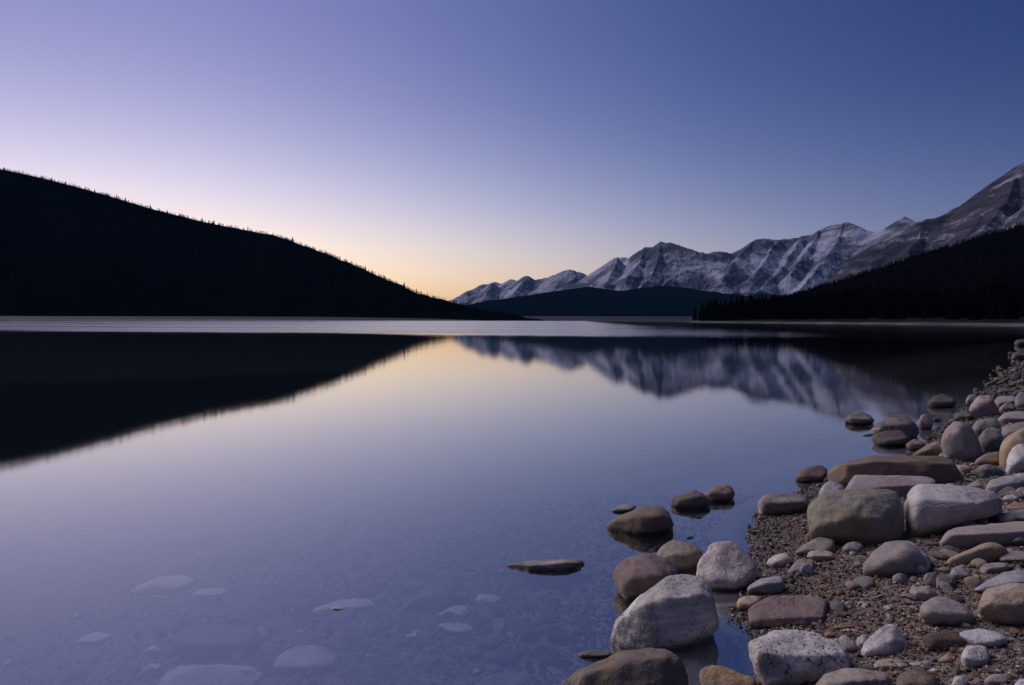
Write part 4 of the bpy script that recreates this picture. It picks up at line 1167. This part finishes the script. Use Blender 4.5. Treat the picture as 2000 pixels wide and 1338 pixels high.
def near_name(x, y):
    return NAMED[int(np.argmin(np.hypot(NAME_P[:, 0] - x, NAME_P[:, 1] - y)))][0]


rg = np.random.default_rng(404)


def pebble(px, py, wpx, label, group, water=True, k=None, name='pebble'):
    Y = hit(px, py, water)
    r = ray(px, py)
    w = wpx / FPX * Y
    x, y = r[0] * Y, Y + w * .3
    k = int(rg.integers(14)) if k is None else k
    o = add(name, peb_me[k], None, None, (x, y, ground1(x, y) + w * .12))
    o.scale = (w, w, w * rg.uniform(.8, 1.1)); o.rotation_euler = (rg.normal(0, .2), rg.normal(0, .2), rg.uniform(0, 6.28))
    nm = near_name(x, y)
    lab = label % (PEB_WORD[k], nm)
    c_ = USED[lab] = USED.get(lab, 0) + 1
    if c_ > 1:
        side = 'left' if x < NAME_P[[q[0] for q in NAMED].index(nm), 0] else 'right'
        lab = label.replace('%s ', side + 'ward %s ', 1) % (PEB_WORD[k], nm)
    tag(o, lab, name.split('_')[-1], group)


n = 0
while n < 48:
    px, py = (rg.uniform(1840, 2030), rg.uniform(925, 1170)) if n < 34 else (rg.uniform(1560, 2000), rg.uniform(1120, 1330))
    Y = hit(px, py); x = ray(px, py)[0] * Y
    if shore_dist(np.array([x]), np.array([Y]))[0] < .1: continue
    pebble(px, py, rg.uniform(22, 44), '%s cobble half sunk in the gravel by the %s', 'cobbles half sunk in the gravel', True, int(rg.choice([0, 1, 2, 3, 4, 5, 6, 9, 10, 13])), 'cobble')
    n += 1
n = 0
while n < 95:
    px, py = rg.uniform(1480, 2000), rg.uniform(1005, 1336)
    Y = hit(px, py); x = ray(px, py)[0] * Y
    if shore_dist(np.array([x]), np.array([Y]))[0] < .05: continue
    pebble(px, py, rg.choice([8, 11, 15, 20], p=[.4, .35, .18, .07]) * rg.uniform(.85, 1.15), '%s pebble on the gravel nearest the %s', 'loose pebbles on the gravel')
    n += 1
n = 0
while n < 28:
    px, py = rg.uniform(1885, 2000), rg.uniform(690, 790)
    Y = hit(px, py); x = ray(px, py)[0] * Y
    if shore_dist(np.array([x]), np.array([Y]))[0] < -.3: continue
    pebble(px, py, rg.uniform(6, 15), 'dim %s stone up the far bank beyond the %s', 'dark stones on the dim far bank', True, 14)  # dark tone of these stones carries the dimness of this stretch
    n += 1
n = 0
while n < 50:
    px, py = rg.uniform(1820, 2000), rg.uniform(780, 1000)
    Y = hit(px, py); x = ray(px, py)[0] * Y
    if shore_dist(np.array([x]), np.array([Y]))[0] < .0: continue
    pebble(px, py, rg.uniform(9, 20), 'small %s stone in a gap by the %s', 'small stones between the farther rocks')
    n += 1
n = 0
while n < 90:
    px, py = rg.uniform(60, 1150), rg.uniform(1090, 1336)
    if py < 1310 - (px - 60) * .24: continue
    pebble(px, py, rg.uniform(18, 58), 'flat drowned %s stone on the bed nearest the %s', 'flat drowned stones on the lake bed', False, int(rg.choice([2, 5, 6, 12, 0, 1, 3, 4, 7, 11, 13])), 'submerged_stone')
    n += 1
n = 0
while n < 45:
    px, py = rg.uniform(30, 1190), rg.uniform(1110, 1336)
    if py < 1330 - (px - 30) * .26: continue
    pebble(px, py, rg.uniform(9, 24), 'little drowned %s pebble nearest the %s', 'pebbles under the shallow water', False, int(rg.choice([0, 2, 5, 6, 12, 10, 9])))
    n += 1


def twig(pts, rad, label):
    W = []
    for px, py in pts:
        Y = hit(px, py); r = ray(px, py)
        W.append(np.array([r[0] * Y, Y, ground1(r[0] * Y, Y) + .012]))
    V, Fc = [], []
    for i, p in enumerate(W):
        t = (W[min(i + 1, len(W) - 1)] - W[max(i - 1, 0)]); t /= np.linalg.norm(t)
        s1 = np.cross(t, [0, 0, 1]); s1 /= np.linalg.norm(s1); s2 = np.cross(s1, t)
        rr = rad * (1 - .55 * i / (len(W) - 1))
        for q in range(6):
            a = q * math.pi / 3
            V.append(p + rr * (s1 * math.cos(a) + s2 * math.sin(a)) - W[0])
    for i in range(len(W) - 1):
        for q in range(6):
            a, b = i * 6 + q, i * 6 + (q + 1) % 6
            Fc.append((a, b, b + 6, a + 6))
    o = add('twig', mesh_np('twig', V, Fc), simple_mat('bleached_wood', (.42, .38, .34), .8), None, W[0])
    tag(o, label, 'twig', 'bleached twigs on the gravel')


twig([(1688, 1172), (1698, 1167), (1709, 1161)], .004, 'bleached twig on the gravel, uppermost of the little heap')
twig([(1702, 1176), (1715, 1173), (1729, 1166)], .005, 'bleached twig on the gravel, longest of the little heap')
twig([(1680, 1182), (1690, 1185), (1702, 1187)], .004, 'bleached twig on the gravel, lowest of the little heap')
twig([(1764, 1190), (1776, 1193), (1792, 1196)], .003, 'thin bleached twig pointing at the egg-shaped cobble')

# ------------------------------------------------------------------ air
def build_haze(density):
    x0, x1, y0, y1, z0, z1 = -14500, 14500, -14500, 10600, -30, 1700
    v = [(x, y, z) for x in (x0, x1) for y in (y0, y1) for z in (z0, z1)]
    f = [(0, 1, 3, 2), (4, 6, 7, 5), (0, 4, 5, 1), (2, 3, 7, 6), (0, 2, 6, 4), (1, 5, 7, 3)]
    s = NT('haze')
    vol = s.n('ShaderNodeVolumePrincipled')
    vol.inputs['Color'].default_value = (.12, .48, 1, 1); vol.inputs['Density'].default_value = density
    vol.inputs['Anisotropy'].default_value = 0
    o_ = s.n('ShaderNodeOutputMaterial'); s.link(vol.outputs[0], o_.inputs['Volume'])
    o = add('haze', mesh_np('haze', v, f, False), s.mat)
    tag(o, 'thin blue evening air over the lake', 'haze', kind='stuff')


if HAZE: build_haze(HAZE)
